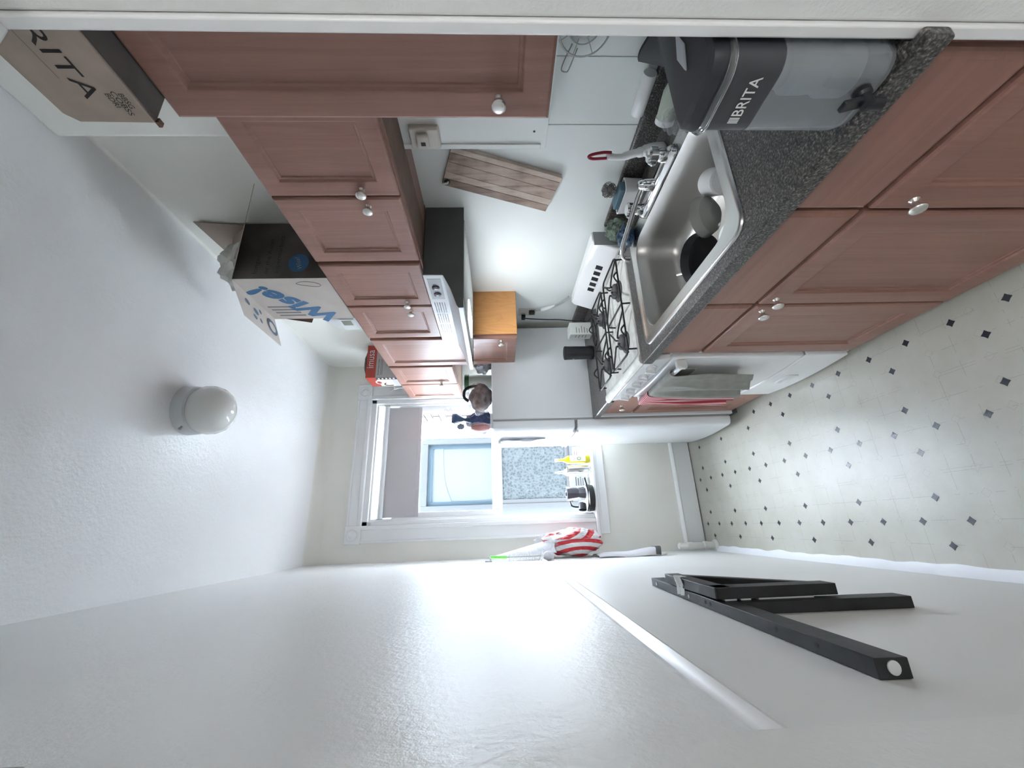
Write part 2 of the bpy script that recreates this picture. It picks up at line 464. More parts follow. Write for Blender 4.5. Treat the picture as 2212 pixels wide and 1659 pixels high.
# ================================================================== the room
bm = bmesh.new(); box(bm, -.40, 1.45, .20, 3.30, -.06, 0)
floor = struct('floor', bm, FLOOR)
def diamond_mesh():
    bm = bmesh.new(); r = .0140; c = .0125*.55
    pts = []
    for k in range(4):
        a = k*PI/2
        pts.append((r*math.cos(a), r*math.sin(a))); b = a+PI/4
        pts.append((r*.635*math.cos(b), r*.635*math.sin(b)))
    lo = [bm.verts.new((x*1.02, y*1.02, 0)) for x, y in pts]; hi = [bm.verts.new((x, y, .0009)) for x, y in pts]
    bm.faces.new(hi)
    for i in range(8): bm.faces.new((lo[i], lo[(i+1) % 8], hi[(i+1) % 8], hi[i]))
    me = bpy.data.meshes.new('vinyl_diamond'); bm.to_mesh(me); bm.free(); me.materials.append(DIAMOND); return me
dme = diamond_mesh()
def add_diamond(x, y):
    o = bpy.data.objects.new('vinyl_diamond', dme); C.objects.link(o); o.parent = floor; o.location = (x + (y-1.3)*.004, y, 0)
for i in range(0, 3):
    xc = -.030 + .3065*i
    for k in range(-5, 12):
        y = 1.300 + .1548*k - .0075*i
        if .50 < y < 3.06 and not (xc > .55 and y > 2.30): add_diamond(xc, y)
    for k in range(-2, 6):
        y = 1.383 + .3105*k - .0075*i
        if .5 < y < 3.06:
            if xc-.0775 > XL+.03: add_diamond(xc-.0775, y)
            if xc+.0775 < .60: add_diamond(xc+.0775, y)

bm = bmesh.new(); box(bm, -.40, XL, .20, 3.30, 0, 3.0)
wl = struct('wall_left', bm, WHITE_WALL)
one('wainscot_panel', GREY_WALL, wl, (XL-.001, XL+.003, .30, YD, 0.0, 1.235))
bm = bmesh.new(); box(bm, XR, 1.45, .20, 3.30, 0, 3.0)
wr = struct('wall_right', bm, CREAM)
for y0, y1 in ((.345, .769), (.7715, .9795), (.982, 2.375)):            # painted splash boards with open joints
    one('splash_panel', BOARD, wr, (XR-.004, XR+.001, y0, y1, .93, 1.80), bevel=.0008, seg=1)
bm = bmesh.new()
for b in ((-.40, .045, YD, 3.30, 0, 3.0), (.995, 1.45, YD, 3.30, 0, 3.0), (.045, .995, YD, 3.30, 0, .765), (.045, .995, YD, 3.30, 2.49, 3.0)): box(bm, *b)
wb = struct('wall_back', bm, CREAM)
bm = bmesh.new(); box(bm, -.40, 1.45, .20, 3.30, ZC, 3.0)
struct('ceiling', bm, CEIL_PAINT)
bm = bmesh.new()
for b in ((.6195, 1.45, .20, .3275, 0, 3.0), (-.40, .6195, .20, .3275, 2.105, 3.0)): box(bm, *b)
struct('wall_front', bm, WHITE_WALL, bevel=.004)
# boxed pipe chase at the near end of the right wall, and the board below the cabinets
bm = bmesh.new(); box(bm, 1.19, XR, .328, .957, 2.10, ZC)
struct('wall_chase', bm, CREAM, bevel=.012)
bm = bmesh.new(); box(bm, 1.190, XR-.004, .335, .985, 1.312, 2.10); box(bm, 1.186, 1.190, .335, .9905, 1.312, 2.10)
tp = struct('trim_1', bm, BOARD, bevel=.002)
one('edge_bead', BOARD, tp, (1.181, 1.187, .972, .990, 1.33, 1.80), bevel=.002)
sc = one('old_wall_socket', IVORY, tp, (1.166, 1.187, .905, .978, 1.655, 1.750), bevel=.006)
one('socket_holder', IVORY, sc, (1.148, 1.168, .918, .965, 1.690, 1.728), bevel=.006)
one('socket_recess', HOODG, sc, (1.1465, 1.150, .938, .950, 1.700, 1.714))
bm = bmesh.new()
for y in (.80, .93):
    lathe(bm, [(.004, 0), (.003, .0015)], axisM((1.186, y, 1.40 if y < .9 else 1.355), NX), 8)
obj('nail_hole', bm, HOODG, tp)
# coves
def cove(name, pts, d, m):
    bm = bmesh.new(); prism(bm, pts, d); return struct(name, bm, m)
R = .075
pr = [(0, YD, ZC)] + [(0, YD-R+R*math.sin(a*PI/16), ZC-R+R*math.cos(a*PI/16)) for a in range(8, -1, -1)]
pr = [(XL, YD, ZC)] + [(XL, YD-R+R*math.sin(a), ZC-R+R*math.cos(a)) for a in [PI/2*i/8 for i in range(8, -1, -1)]]
cove('trim_2', pr, (XR-XL, 0, 0), CREAM)
R = .012
pr = [(XR, .328, ZC)] + [(XR-R+R*math.sin(a), .328, ZC-R+R*math.cos(a)) for a in [PI/2*i/5 for i in range(5, -1, -1)]]
cove('trim_3', pr, (0, YD-.328, 0), CREAM)
# chair rail on the left wall
bm = bmesh.new()
prof = [(XL-.001, 1.216), (XL+.005, 1.216), (XL+.009, 1.2195), (XL+.0135, 1.224), (XL+.0155, 1.230), (XL+.0135, 1.236), (XL+.009, 1.240), (XL+.006, 1.243), (XL+.005, 1.248), (XL-.001, 1.249)]
prism(bm, [(x, .44, z) for x, z in prof], (0, YD-.44, 0))
struct('trim_4', bm, TRIM)
# baseboards
bm = bmesh.new(); box(bm, XL+.004, .75, YD-.018, YD, .007, .130)
prism(bm, [(XL+.004, YD, .130), (XL+.004, YD-.020, .130), (XL+.004, YD-.026, .138), (XL+.004, YD-.022, .148), (XL+.004, YD-.012, .156), (XL+.004, YD, .158)], (.75-XL, 0, 0))
struct('baseboard_back', bm, GREY_WALL, bevel=.002)
bm = bmesh.new()
def pastef(u, v):
    y = .33+u*(YD-.35); w = .034+.010*noise.noise(Vector((y*9, 1, 2))); h = .022+.010*noise.noise(Vector((y*11, 4, 2)))
    t = v; return (XL+.002+w*t, y, .0006+h*(1-t)**1.6)
sheet(bm, pastef, 90, 5)
struct('baseboard_left', bm, PASTE)
# doorway: jambs, casing and head
bm = bmesh.new(); box(bm, -.34, -.182, -.25, .452, 0, 2.7)
jl = struct('trim_5', bm, WHITE_WALL, bevel=.006)
one('strike_plate', GREYP, jl, (-.1822, -.1790, .425, .448, 1.905, 2.01), bevel=.001)
one('latch_hole', TOE, jl, (-.1795, -.1780, .438, .446, 1.925, 1.945), bevel=.003)
bm = bmesh.new()
box(bm, .6135, .71, .328, .345, 0, 2.19); box(bm, -.18, .6135, .328, .345, 2.098, 2.19)
struct('trim_6', bm, TRIM, bevel=.003)
# the hall behind the camera
HALLW = plain('beige_hall_paint', (.36, .345, .32), .6)
bm = bmesh.new(); box(bm, -1.6, 1.7, -3.0, .20, -.06, 0); struct('floor_hall', bm, HALLW)
bm = bmesh.new(); box(bm, -1.6, 1.7, -3.0, .20, 2.8, 2.9); struct('ceiling_hall', bm, CEIL_PAINT)
bm = bmesh.new(); box(bm, -1.7, -1.6, -3.0, .20, 0, 2.8); struct('wall_hall_left', bm, HALLW)
bm = bmesh.new(); box(bm, 1.6, 1.7, -3.0, .20, 0, 2.8); struct('wall_hall_right', bm, HALLW)
bm = bmesh.new(); box(bm, -1.7, 1.7, -3.1, -3.0, 0, 2.8); struct('wall_hall_back', bm, HALLW)
bm = bmesh.new(); box(bm, -1.6, -.34, .15, .25, 0, 2.8); struct('wall_hall_front', bm, HALLW)

# ------------------------------------------------------------------ window on the back wall
bm = bmesh.new()                                             # jamb lining
box(bm, .045, .075, YD, 3.27, .79, 2.49); box(bm, .965, .995, YD, 3.27, .79, 2.49); box(bm, .045, .995, YD, 3.27, 2.45, 2.49)
box(bm, .045, .995, 3.17, 3.27, .765, .80)
win = struct('window_1', bm, TRIM, bevel=.003)
def casing(name, x0, x1, z0, z1, vertical):
    bm = bmesh.new(); box(bm, x0, x1, YD-.020, YD, z0, z1)
    if vertical:
        inner = x1 if x0 < .5 else x0
        s = -1 if x0 < .5 else 1
        box(bm, min(inner, inner+s*.028), max(inner, inner+s*.028), YD-.032, YD-.02, z0, z1)
        o = x0 if x0 < .5 else x1
        box(bm, min(o, o-s*.016), max(o, o-s*.016), YD-.027, YD-.02, z0, z1)
    else:
        box(bm, x0, x1, YD-.032, YD-.02, z0, z0+.028); box(bm, x0, x1, YD-.027, YD-.02, z1-.016, z1)
    return obj(name, bm, TRIM, win, .003)
casing('side_casing', -.072, .045, .79, 2.485, True); casing('side_casing', .995, 1.112, .79, 2.485, True)
casing('head_casing', .045, .995, 2.487, 2.592, False)
for x0, x1 in ((-.078, .047), (.993, 1.118)):
    rb = one('corner_block', TRIM, win, (x0, x1, YD-.030, YD, 2.483, 2.597), bevel=.004)
    bm = bmesh.new(); cx = (x0+x1)/2
    lathe(bm, [(.046, 0), (.046, .005), (.040, .007), (.034, .002), (.028, .001), (.022, .005), (.012, .009), (.004, .010)], axisM((cx, YD-.030, 2.54), NY), 24)
    obj('rosette', bm, TRIM, rb)
one('sill', TRIM, win, (-.095, 1.135, YD-.052, 3.17, .765, .790), bevel=.008, seg=3)
one('apron', TRIM, win, (-.066, 1.105, YD-.020, YD, .690, .765), (-.066, 1.105, YD-.028, YD-.02, .745, .765), bevel=.003)
one('stop_bead', TRIM, win, (.075, .088, 3.125, 3.15, .79, 2.45), (.952, .965, 3.125, 3.15, .79, 2.45), (.088, .952, 3.125, 3.15, 2.437, 2.45), bevel=.002)
def sash(name, y0, y1, x0, x1, z0, z1, br, tr):
    s = one(name, TRIM, win, (x0, x0+.052, y0, y1, z0, z1), (x1-.052, x1, y0, y1, z0, z1), (x0+.052, x1-.052, y0, y1, z0, z0+br), (x0+.052, x1-.052, y0, y1, z1-tr, z1), bevel=.003)
    one('pane', GLASS, s, (x0+.050, x1-.050, (y0+y1)/2-.0015, (y0+y1)/2+.0015, z0+br-.002, z1-tr+.002))
    return s
sash('upper_sash', 3.212, 3.248, .078, .962, 1.50, 2.445, .045, .05)
ls = sash('raised_sash', 3.165, 3.205, .080, .960, 1.470, 2.30, .075, .05)
bm = bmesh.new(); box(bm, .47, .53, 3.150, 3.166, 1.49, 1.505); obj('sash_lift', bm, NICKEL, ls, .003)
one('parting_strip', TRIM, win, (.075, .083, 3.206, 3.211, .80, 2.45), (.957, .965, 3.206, 3.211, .80, 2.45))
# roller shade
sh = thing('roller_shade', 'grey fabric roller shade pulled a little way down inside window', 'shade', (.52, 3.14, 2.10))
bm = bmesh.new(); cyl(bm, (.092, 3.137, 2.375), (.950, 3.137, 2.375), .019, 16); obj('roller', bm, METALW, sh)
for x in (.085, .950):
    one('bracket', GREYP, sh, (x, x+.006, 3.122, 3.152, 2.352, 2.398), bevel=.001)
one('fabric', SHADE, sh, (.098, .944, 3.1540, 3.1548, 2.112, 2.378))
one('hem_bar', SHADE, sh, (.098, .944, 3.151, 3.158, 2.098, 2.126), bevel=.002)

# ------------------------------------------------------------------ outside the window
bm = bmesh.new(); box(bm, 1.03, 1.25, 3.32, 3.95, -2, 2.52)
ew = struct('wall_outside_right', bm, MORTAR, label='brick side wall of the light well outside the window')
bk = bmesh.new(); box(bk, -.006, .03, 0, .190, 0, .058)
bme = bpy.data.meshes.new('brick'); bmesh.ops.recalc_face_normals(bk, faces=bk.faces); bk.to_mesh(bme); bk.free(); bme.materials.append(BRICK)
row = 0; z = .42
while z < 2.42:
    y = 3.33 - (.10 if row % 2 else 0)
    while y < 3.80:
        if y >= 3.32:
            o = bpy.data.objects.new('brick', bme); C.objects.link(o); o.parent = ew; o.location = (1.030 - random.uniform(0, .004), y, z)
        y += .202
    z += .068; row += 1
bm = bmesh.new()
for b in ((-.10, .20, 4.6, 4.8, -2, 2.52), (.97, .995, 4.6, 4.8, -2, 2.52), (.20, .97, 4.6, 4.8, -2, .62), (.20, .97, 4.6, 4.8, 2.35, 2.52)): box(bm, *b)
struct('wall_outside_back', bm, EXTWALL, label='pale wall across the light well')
bm = bmesh.new(); box(bm, -7.0, 4.3, 3.32, 11, -2.1, -2.0); struct('floor_outside', bm, plain('pale_paving', (.68, .68, .67), .9))
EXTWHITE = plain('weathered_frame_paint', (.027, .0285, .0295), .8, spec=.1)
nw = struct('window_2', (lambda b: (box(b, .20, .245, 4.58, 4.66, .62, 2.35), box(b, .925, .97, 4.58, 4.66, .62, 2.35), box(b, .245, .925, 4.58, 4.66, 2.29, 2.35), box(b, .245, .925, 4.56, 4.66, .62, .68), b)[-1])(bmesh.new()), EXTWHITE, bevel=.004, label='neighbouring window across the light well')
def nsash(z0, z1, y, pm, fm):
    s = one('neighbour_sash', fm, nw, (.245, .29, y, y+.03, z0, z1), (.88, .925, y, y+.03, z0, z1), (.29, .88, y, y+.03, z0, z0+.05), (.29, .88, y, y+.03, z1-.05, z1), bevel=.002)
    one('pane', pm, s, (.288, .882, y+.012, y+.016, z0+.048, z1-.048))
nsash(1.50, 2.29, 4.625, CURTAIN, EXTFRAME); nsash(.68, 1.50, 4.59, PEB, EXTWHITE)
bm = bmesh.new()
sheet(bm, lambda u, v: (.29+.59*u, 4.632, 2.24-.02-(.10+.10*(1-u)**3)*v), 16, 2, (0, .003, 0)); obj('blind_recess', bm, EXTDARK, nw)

# ================================================================== cabinets
def knob(parent, x, y, z, s=1.0):
    bm = bmesh.new()
    lathe(bm, [(.0105*s, 0), (.0105*s, .002), (.0065*s, .005), (.0060*s, .013), (.0120*s, .018), (.0165*s, .022), (.0168*s, .026), (.013*s, .0295), (.006*s, .031)], axisM((x, y, z), NX), 20)
    return obj('knob', bm, NICKEL, parent, ang=60)
def door(parent, x, y0, y1, z0, z1, w=.052, kn=None, name='door', mats=(CAB, CAB)):
    """overlay door facing the aisle: moulded frame, recessed panel and knob"""
    def ring(i, d): return [(x+d, y0+i, z0+i), (x+d, y1-i, z0+i), (x+d, y1-i, z1-i), (x+d, y0+i, z1-i)]
    bm = bmesh.new()
    loops(bm, [ring(0, .019), ring(0, .006), ring(.002, .0025), ring(.007, 0), ring(w, 0), ring(w+.004, .0015), ring(w+.008, .0065), ring(w+.014, .0075), ring(w+.017, .0115)], capa=True)
    d = obj(name, bm, mats[0], parent, ang=22)
    one('panel', mats[1], d, (x+.0105, x+.015, y0+w+.012, y1-w-.012, z0+w+.012, z1-w-.012))
    if kn: knob(d, x, *kn)
    return d
def slab(parent, x, y0, y1, z0, z1, kn=None):
    def ring(i, d): return [(x+d, y0+i, z0+i), (x+d, y1-i, z0+i), (x+d, y1-i, z1-i), (x+d, y0+i, z1-i)]
    bm = bmesh.new(); loops(bm, [ring(0, .019), ring(0, .008), ring(.003, .004), ring(.012, 0)], capa=True, capb=True)
    d = obj('drawer_front', bm, CABH, parent, ang=22)
    if kn: knob(d, x, *kn)
    return d
def carcass(parent, x, y0, y1, z0, z1, xb, m=CAB):
    one('body', m, parent, (x, xb, y0, y1, z0+.004, z1), bevel=.001, seg=1)
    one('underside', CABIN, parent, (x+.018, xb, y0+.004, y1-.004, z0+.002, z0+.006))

UX = 1.009                                                    # face-frame plane of the wall cabinets
t = thing('wall_cabinet', 'tall deep wall cabinet with one large door beside the doorway', 'cabinet', (1.0, .51, 1.357))
carcass(t, .902, .350, .664, 1.357, 2.19, 1.186); door(t, .883, .352, .663, 1.360, 2.187, .058, (.615, 1.475))
t = thing('wall_cabinet', 'two-door wall cabinet above the hanging cutting board', 'cabinet', (1.15, 1.0, 1.78))
carcass(t, UX, .672, 1.331, 1.775, 2.187, 1.185)
one('back_block', CAB, t, (1.185, XR-.001, .992, 1.331, 1.779, 2.187))
door(t, .99, .695, .996, 1.783, 2.182, .052, (.968, 1.893)); door(t, .99, 1.003, 1.322, 1.783, 2.182, .052, (1.035, 1.893))
t = thing('wall_cabinet', 'two-door wall cabinet directly over the range hood', 'cabinet', (1.15, 1.66, 1.775))
carcass(t, UX, 1.333, 1.998, 1.775, 2.187, XR-.001)
door(t, .99, 1.342, 1.650, 1.785, 2.182, .050, (1.622, 1.893)); door(t, .99, 1.660, 1.985, 1.785, 2.182, .050, (1.695, 1.893))
t = thing('wall_cabinet', 'narrow wall cabinet with bare honey oak side next to the hood', 'cabinet', (1.15, 2.19, 1.37))
carcass(t, UX, 2.002, 2.395, 1.370, 2.187, XR-.001)
one('oak_side', OAK, t, (1.012, XR-.001, 1.9985, 2.003, 1.374, 2.186))
door(t, .99, 2.012, 2.388, 1.374, 2.182, .050, (2.045, 1.462))
t = thing('wall_cabinet', 'two-door wall cabinet over the refrigerator beside the window', 'cabinet', (1.15, 2.73, 1.77))
carcass(t, UX, 2.400, 3.060, 1.770, 2.187, XR-.001)
door(t, .99, 2.412, 2.735, 1.775, 2.182, .046, (2.705, 1.885)); door(t, .99, 2.742, 3.052, 1.775, 2.182, .046)

# base cabinets
def base(name, label, y0, y1, splits, zd=.672):
    t = thing(name, label, 'cabinet', (.95, (y0+y1)/2, 0))
    one('body', CAB, t, (.649, .667, y0, y1, .045, .872), (.667, 1.255, y0, y0+.016, .045, .872), (.667, 1.255, y1-.016, y1, .045, .872), (.667, 1.255, y0+.016, y1-.016, .045, .061), (1.245, 1.255, y0+.016, y1-.016, .061, .872))
    one('toe_kick', TOE, t, (.675, 1.255, y0+.002, y1-.002, 0, .045))
    for a, b, k1, k2 in splits:
        slab(t, .63, a+.004, b-.004, zd+.006, .862, k1); door(t, .63, a+.004, b-.004, .050, zd-.006, .060, k2)
    return t
base('base_cabinet', 'red-brown base cabinet with single door under the water dispenser', .362, .682, [(.362, .682, None, (.650, .592))])
base('sink_cabinet', 'red-brown two-door base cabinet under the steel sink', .684, 1.455, [(.684, 1.082, None, (1.045, .632)), (1.082, 1.455, None, (1.115, .632))])
base('base_cabinet', 'narrow red-brown base cabinet between the stove and the refrigerator', 2.008, 2.345, [(2.008, 2.345, (2.17, .785), (2.05, .605))])

# countertops
SKX0, SKX1, SKY0, SKY1 = .668, 1.092, .765, 1.345
def ringtop(bm, x0, x1, y0, y1, a0, a1, b0, b1, z0, z1):
    for z, fl in ((z1, False), (z0, True)):
        o = [bm.verts.new((x, y, z)) for x, y in ((x0, y0), (x1, y0), (x1, y1), (x0, y1))]
        i = [bm.verts.new((x, y, z)) for x, y in ((a0, b0), (a1, b0), (a1, b1), (a0, b1))]
        for k in range(4): bm.faces.new((o[k], o[(k+1) % 4], i[(k+1) % 4], i[k]))
        if fl: lo, li = o, i
        else: ho, hi = o, i
    for k in range(4):
        bm.faces.new((lo[k], lo[(k+1) % 4], ho[(k+1) % 4], ho[k])); bm.faces.new((hi[k], hi[(k+1) % 4], li[(k+1) % 4], li[k]))
t = thing('countertop', 'dark speckled countertop around the steel sink', 'countertop', (.93, .9, .874))
bm = bmesh.new(); ringtop(bm, .590, 1.262, .3475, 1.458, SKX0, SKX1, SKY0, SKY1, .874, .914); obj('slab', bm, SPECK, t, .007, 3)
one('nose', SPECK, t, (.590, .6125, .326, .356, .874, .9138), bevel=.005, seg=3)
one('backsplash', SPECK, t, (1.262, XR-.0045, .3475, 1.458, .874, .992), bevel=.007, seg=3)
t = thing('countertop', 'short dark speckled countertop between the stove and the refrigerator', 'countertop', (.93, 2.17, .874))
one('slab', SPECK, t, (.602, 1.262, 2.004, 2.352, .874, .914), bevel=.007, seg=3)
one('backsplash', SPECK, t, (1.262, XR-.0045, 2.004, 2.352, .874, .985), bevel=.006, seg=3)

# ------------------------------------------------------------------ sink
t = thing('sink', 'single-bowl stainless steel sink set in the dark countertop', 'sink', (.88, 1.05, .72))
bm = bmesh.new()
loops(bm, [rrect(.628, 1.132, .724, 1.386, .045, .9142), rrect(.630, 1.130, .726, 1.384, .044, .9185), rrect(.637, 1.123, .733, 1.377, .040, .9200), rrect(.645, 1.115, .741, 1.369, .036, .9175), rrect(.672, 1.068, .769, 1.341, .075, .9170)])
obj('rim', bm, STEEL, t, ang=50)
bm = bmesh.new()
loops(bm, [rrect(.672, 1.068, .769, 1.341, .075, .9170), rrect(.676, 1.064, .773, 1.337, .074, .912), rrect(.684, 1.056, .781, 1.329, .074, .86), rrect(.692, 1.048, .789, 1.321, .075, .78), rrect(.705, 1.035, .802, 1.308, .078, .748), rrect(.735, 1.005, .832, 1.278, .070, .736), rrect(.80, .94, .95, 1.15, .05, .733)], capb=True)
obj('basin', bm, STEELD, t, ang=60)
bm = bmesh.new(); lathe(bm, [(.042, .7335), (.040, .737), (.030, .735), (.010, .734)], Matrix.Translation((.87, 1.05, 0)), 24); obj('drain', bm, CHROME, t)
# faucet on the rear ledge
t = thing('faucet', 'chrome two-handle faucet with a long low spout behind the sink', 'faucet', (1.10, 1.05, .918))
bm = bmesh.new(); loops(bm, [rrect(1.072, 1.118, .905, 1.205, .022, .9185), rrect(1.074, 1.116, .907, 1.203, .020, .936), rrect(1.080, 1.110, .913, 1.197, .015, .942)], capb=True); obj('deck_plate', bm, CHROME, t, ang=50)
for y in (.940, 1.170):
    bm = bmesh.new(); lathe(bm, [(.020, .940), (.021, .960), (.018, .966), (.024, .970), (.025, .992), (.020, .998), (.006, 1.0)], Matrix.Translation((1.095, y, 0)), 20)
    k = obj('handle', bm, CHROME, t, ang=40)
    bm = bmesh.new(); prism(bm, [(1.075, y-.004, .972), (1.055, y-.004, .978), (1.050, y-.004, .992), (1.062, y-.004, 1.004), (1.085, y-.004, .997)], (0, .008, 0)); obj('wing', bm, CHROME, k, .003)
bm = bmesh.new(); lathe(bm, [(.022, .940), (.020, .972), (.016, .984), (.012, .990)], Matrix.Translation((1.095, 1.055, 0)), 20); obj('spout_base', bm, CHROME, t, ang=40)
bm = bmesh.new(); tube(bm, smoothpts([(1.095, 1.055, .975), (1.07, 1.10, .985), (1.02, 1.17, .998), (.985, 1.235, 1.006), (.965, 1.270, 1.000), (.960, 1.280, .985)], 6), .0085, 12); sp_ = obj('spout', bm, CHROME, t)
bm = bmesh.new(); lathe(bm, [(.0115, 0), (.0115, .020), (.009, .022)], axisM((.9595, 1.281, .990), (0, .05, -1)), 14); obj('aerator', bm, CHROME, sp_)

# things round the sink
t = thing('dish_brush', 'white dish brush with maroon loop handle standing behind the sink', 'brush', (1.13, 1.0, .918))
bm = bmesh.new(); tube(bm, smoothpts([(1.170, .990, .985), (1.173, .998, 1.01), (1.173, 1.012, 1.05), (1.171, 1.010, 1.085), (1.169, 1.004, 1.10)], 5), [.016]*4+[.013]*6+[.010]*5+[.011]*6, 12); obj('handle', bm, WHITEP, t)
bm = bmesh.new(); tube(bm, smoothpts([(1.169, .992, 1.092), (1.167, .990, 1.12), (1.166, .997, 1.155), (1.166, 1.006, 1.166), (1.167, 1.014, 1.152), (1.169, 1.015, 1.12), (1.169, 1.013, 1.092)], 5), .005, 8); obj('loop', bm, MAROON, t)
bm = bmesh.new(); lathe(bm, [(.020, .9146), (.026, .924), (.024, .955), (.017, .985), (.013, .99)], Matrix.Translation((1.170, .985, 0)), 18); obj('head', bm, WHITEP, t)
bm = bmesh.new()
for k in range(26):
    c = Vector((1.235, 1.215, 1.035)); pts = []
    for j in range(12):
        a = j*.9+k*1.7
        d = Vector((math.sin(a*1.3+k), math.cos(a+k*.7), math.sin(a*.7+k*2.1))).normalized()
        pts.append(c + Vector((d.x*.026, d.y*.033, d.z*.030))*(.72+.28*math.sin(k*3+j)))
    tube(bm, smoothpts(pts, 3), .0011, 4)
o = obj('steel_wool_pad', bm, RSTEEL); tag(o, 'curly steel wool scouring pad against the wall behind the faucet', 'scourer')
t = thing('sponge_holder', 'small white plastic sponge holder behind the faucet spout', 'holder', (1.225, 1.235, .914))
bm = bmesh.new(); loops(bm, [rrect(1.19, 1.255, 1.17, 1.30, .015, .9145), rrect(1.187, 1.258, 1.167, 1.303, .016, .985), rrect(1.192, 1.253, 1.172, 1.298, .014, .985), rrect(1.195, 1.25, 1.175, 1.295, .012, .93)], capa=True, capb=True); obj('tray', bm, WHITEP, t)
one('sponge', BLUES, t, (1.202, 1.246, 1.182, 1.288, .931, 1.004), bevel=.006)
bm = bmesh.new(); blob(bm, (1.195, 1.395, .955), (.045, .045, .050), 3, .35, 2.5, 4, .9148); o = obj('mesh_bag', bm, GREEN); tag(o, 'crumpled grey-green mesh produce bag on the counter beside the stove', 'bag')
bm = bmesh.new(); blob(bm, (1.100, 1.330, .952), (.040, .040, .030), 8, .35, 2.3, 4, .9210); o = obj('plastic_bag', bm, NAVYB); tag(o, 'crumpled dark blue plastic bag on the back rim of the sink', 'bag')
t = thing('tea_strainer', 'small black wire basket hanging at the end of the faucet spout', 'strainer', (1.03, 1.33, .97))
bm = bmesh.new()
for k in range(5): tube(bm, [(1.035, 1.318+.008*k, .985), (1.035, 1.318+.008*k, .962)], .0011, 5)
for zz in (.985, .973, .962): tube(bm, [(1.035, 1.316, zz), (1.035, 1.352, zz)], .0013, 5)
obj('grid', bm, BLACK, t)
# dishes in the sink
t = thing('mug', 'white mug lying on its side in the sink', 'mug', (.99, .935, .735))
Mx = axisM((.945, .895, .808), (.55, .60, -.05))
bm = bmesh.new(); lathe(bm, [(.036, .0), (.040, .004), (.042, .085), (.039, .088), (.037, .083), (.035, .010), (.004, .009)], Mx, 28, True, True); obj('body', bm, WHITEP, t)
bm = bmesh.new(); tube(bm, smoothpts([Mx @ Vector((.0, .040, .070)), Mx @ Vector((.0, .066, .062)), Mx @ Vector((.0, .070, .040)), Mx @ Vector((.0, .060, .022)), Mx @ Vector((.0, .040, .018))], 5), .0055, 10); obj('handle', bm, WHITEP, t)
for k, (a, b) in enumerate(((-.6, .1), (.45, .0))):
    pass
t = thing('bowl', 'grey glazed bowl standing on edge in the sink', 'bowl', (.92, 1.0, .735))
Mx = axisM((.900, .972, .800), (.25, .75, .42))
bm = bmesh.new(); lathe(bm, [(.025, 0), (.030, .002), (.056, .020), (.066, .048), (.063, .048), (.053, .022), (.026, .006), (.003, .005)], Mx, 30); obj('shell', bm, plain('grey_glaze', (.28, .28, .27), .25), t)
t = thing('frying_pan', 'small black frying pan tilted in the sink with a steel handle', 'pan', (.80, 1.03, .735))
Mx = axisM((.800, 1.075, .800), (.45, .75, .40))
bm = bmesh.new(); lathe(bm, [(.070, 0), (.080, .004), (.088, .030), (.085, .031), (.076, .007), (.004, .005)], Mx, 32); obj('pan_body', bm, BLACK, t)
bm = bmesh.new(); tube(bm, [(.79, 1.105, .81), (.83, 1.20, .838)], [.009, .006], 10); obj('handle', bm, STEEL, t)

# ------------------------------------------------------------------ stove
SY0, SY1 = 1.464, 1.998; SX = .622
t = thing('gas_stove', 'white four-burner gas stove with black grates', 'stove', (.93, 1.73, 0))
one('body', ENAMEL, t, (SX+.02, 1.245, SY0, SY1, .03, .895), bevel=.004)
bm = bmesh.new()
prism(bm, [(.640, SY0, .893), (.606, SY0, .893), (.597, SY0, .899), (.595, SY0, .908), (.600, SY0, .918), (.612, SY0, .923), (.630, SY0, .921), (.640, SY0, .916), (1.17, SY0, .916), (1.17, SY0, .893)], (0, SY1-SY0, 0))
obj('cooktop', bm, ENAMEL2, t, .002)
bm = bmesh.new(); prism(bm, [(SX+.02, SY0, .79), (SX-.004, SY0, .79), (.607, SY0, .889), (SX+.02, SY0, .889)], (0, SY1-SY0, 0)); cp_ = obj('control_panel', bm, ENAMEL, t, .003)
for k in range(5):
    y = 1.545+.0925*k; bm = bmesh.new()
    Mx = axisM((.6145, y, .845), (-1, 0, .17))
    lathe(bm, [(.026, 0), (.026, .003), (.021, .006), (.019, .020), (.017, .022)], Mx, 22)
    kb = obj('knob', bm, ENAMEL, t)
    bm = bmesh.new(); obox(bm, Mx @ Vector((0, 0, .022)), (0, 1, 0), (.17, 0, 1), (-1, 0, .17), .0055, .021, .010); obj('grip', bm, ENAMEL, kb, .003)
bm = bmesh.new()
pd = []
for i in range(9):
    yy = SY0+.006+(SY1-SY0-.012)*i/8; pd.append((SX-.012*math.sin(PI*i/8), yy))
poly = [(x, y, .232) for x, y in pd] + [(SX+.022, SY1-.006, .232), (SX+.022, SY0+.006, .232)]
prism(bm, poly, (0, 0, .545)); od = obj('oven_door', bm, ENAMEL, t, .005)
bm = bmesh.new(); prism(bm, [(x, y, .045) for x, y, z in poly], (0, 0, .178)); dr = obj('broiler_drawer', bm, ENAMEL, t, .005)
one('emblem', WHITEP, dr, (.606, .612, 1.67, 1.78, .115, .165), bevel=.003)
one('drawer_gap', GREYP, t, (SX+.004, SX+.02, SY0+.01, SY1-.01, .222, .233))
bm = bmesh.new(); tube(bm, smoothpts([(.586, SY0+.022, .748), (.583, SY0+.05, .752), (.581, 1.73, .753), (.583, SY1-.05, .752), (.586, SY1-.022, .748)], 6), .0095, 12); hd = obj('oven_handle', bm, ENAMEL, t)
for y in (SY0+.030, SY1-.030): one('handle_mount', WHITEP, hd, (.583, SX-.001, y-.012, y+.012, .718, .760), bevel=.005)
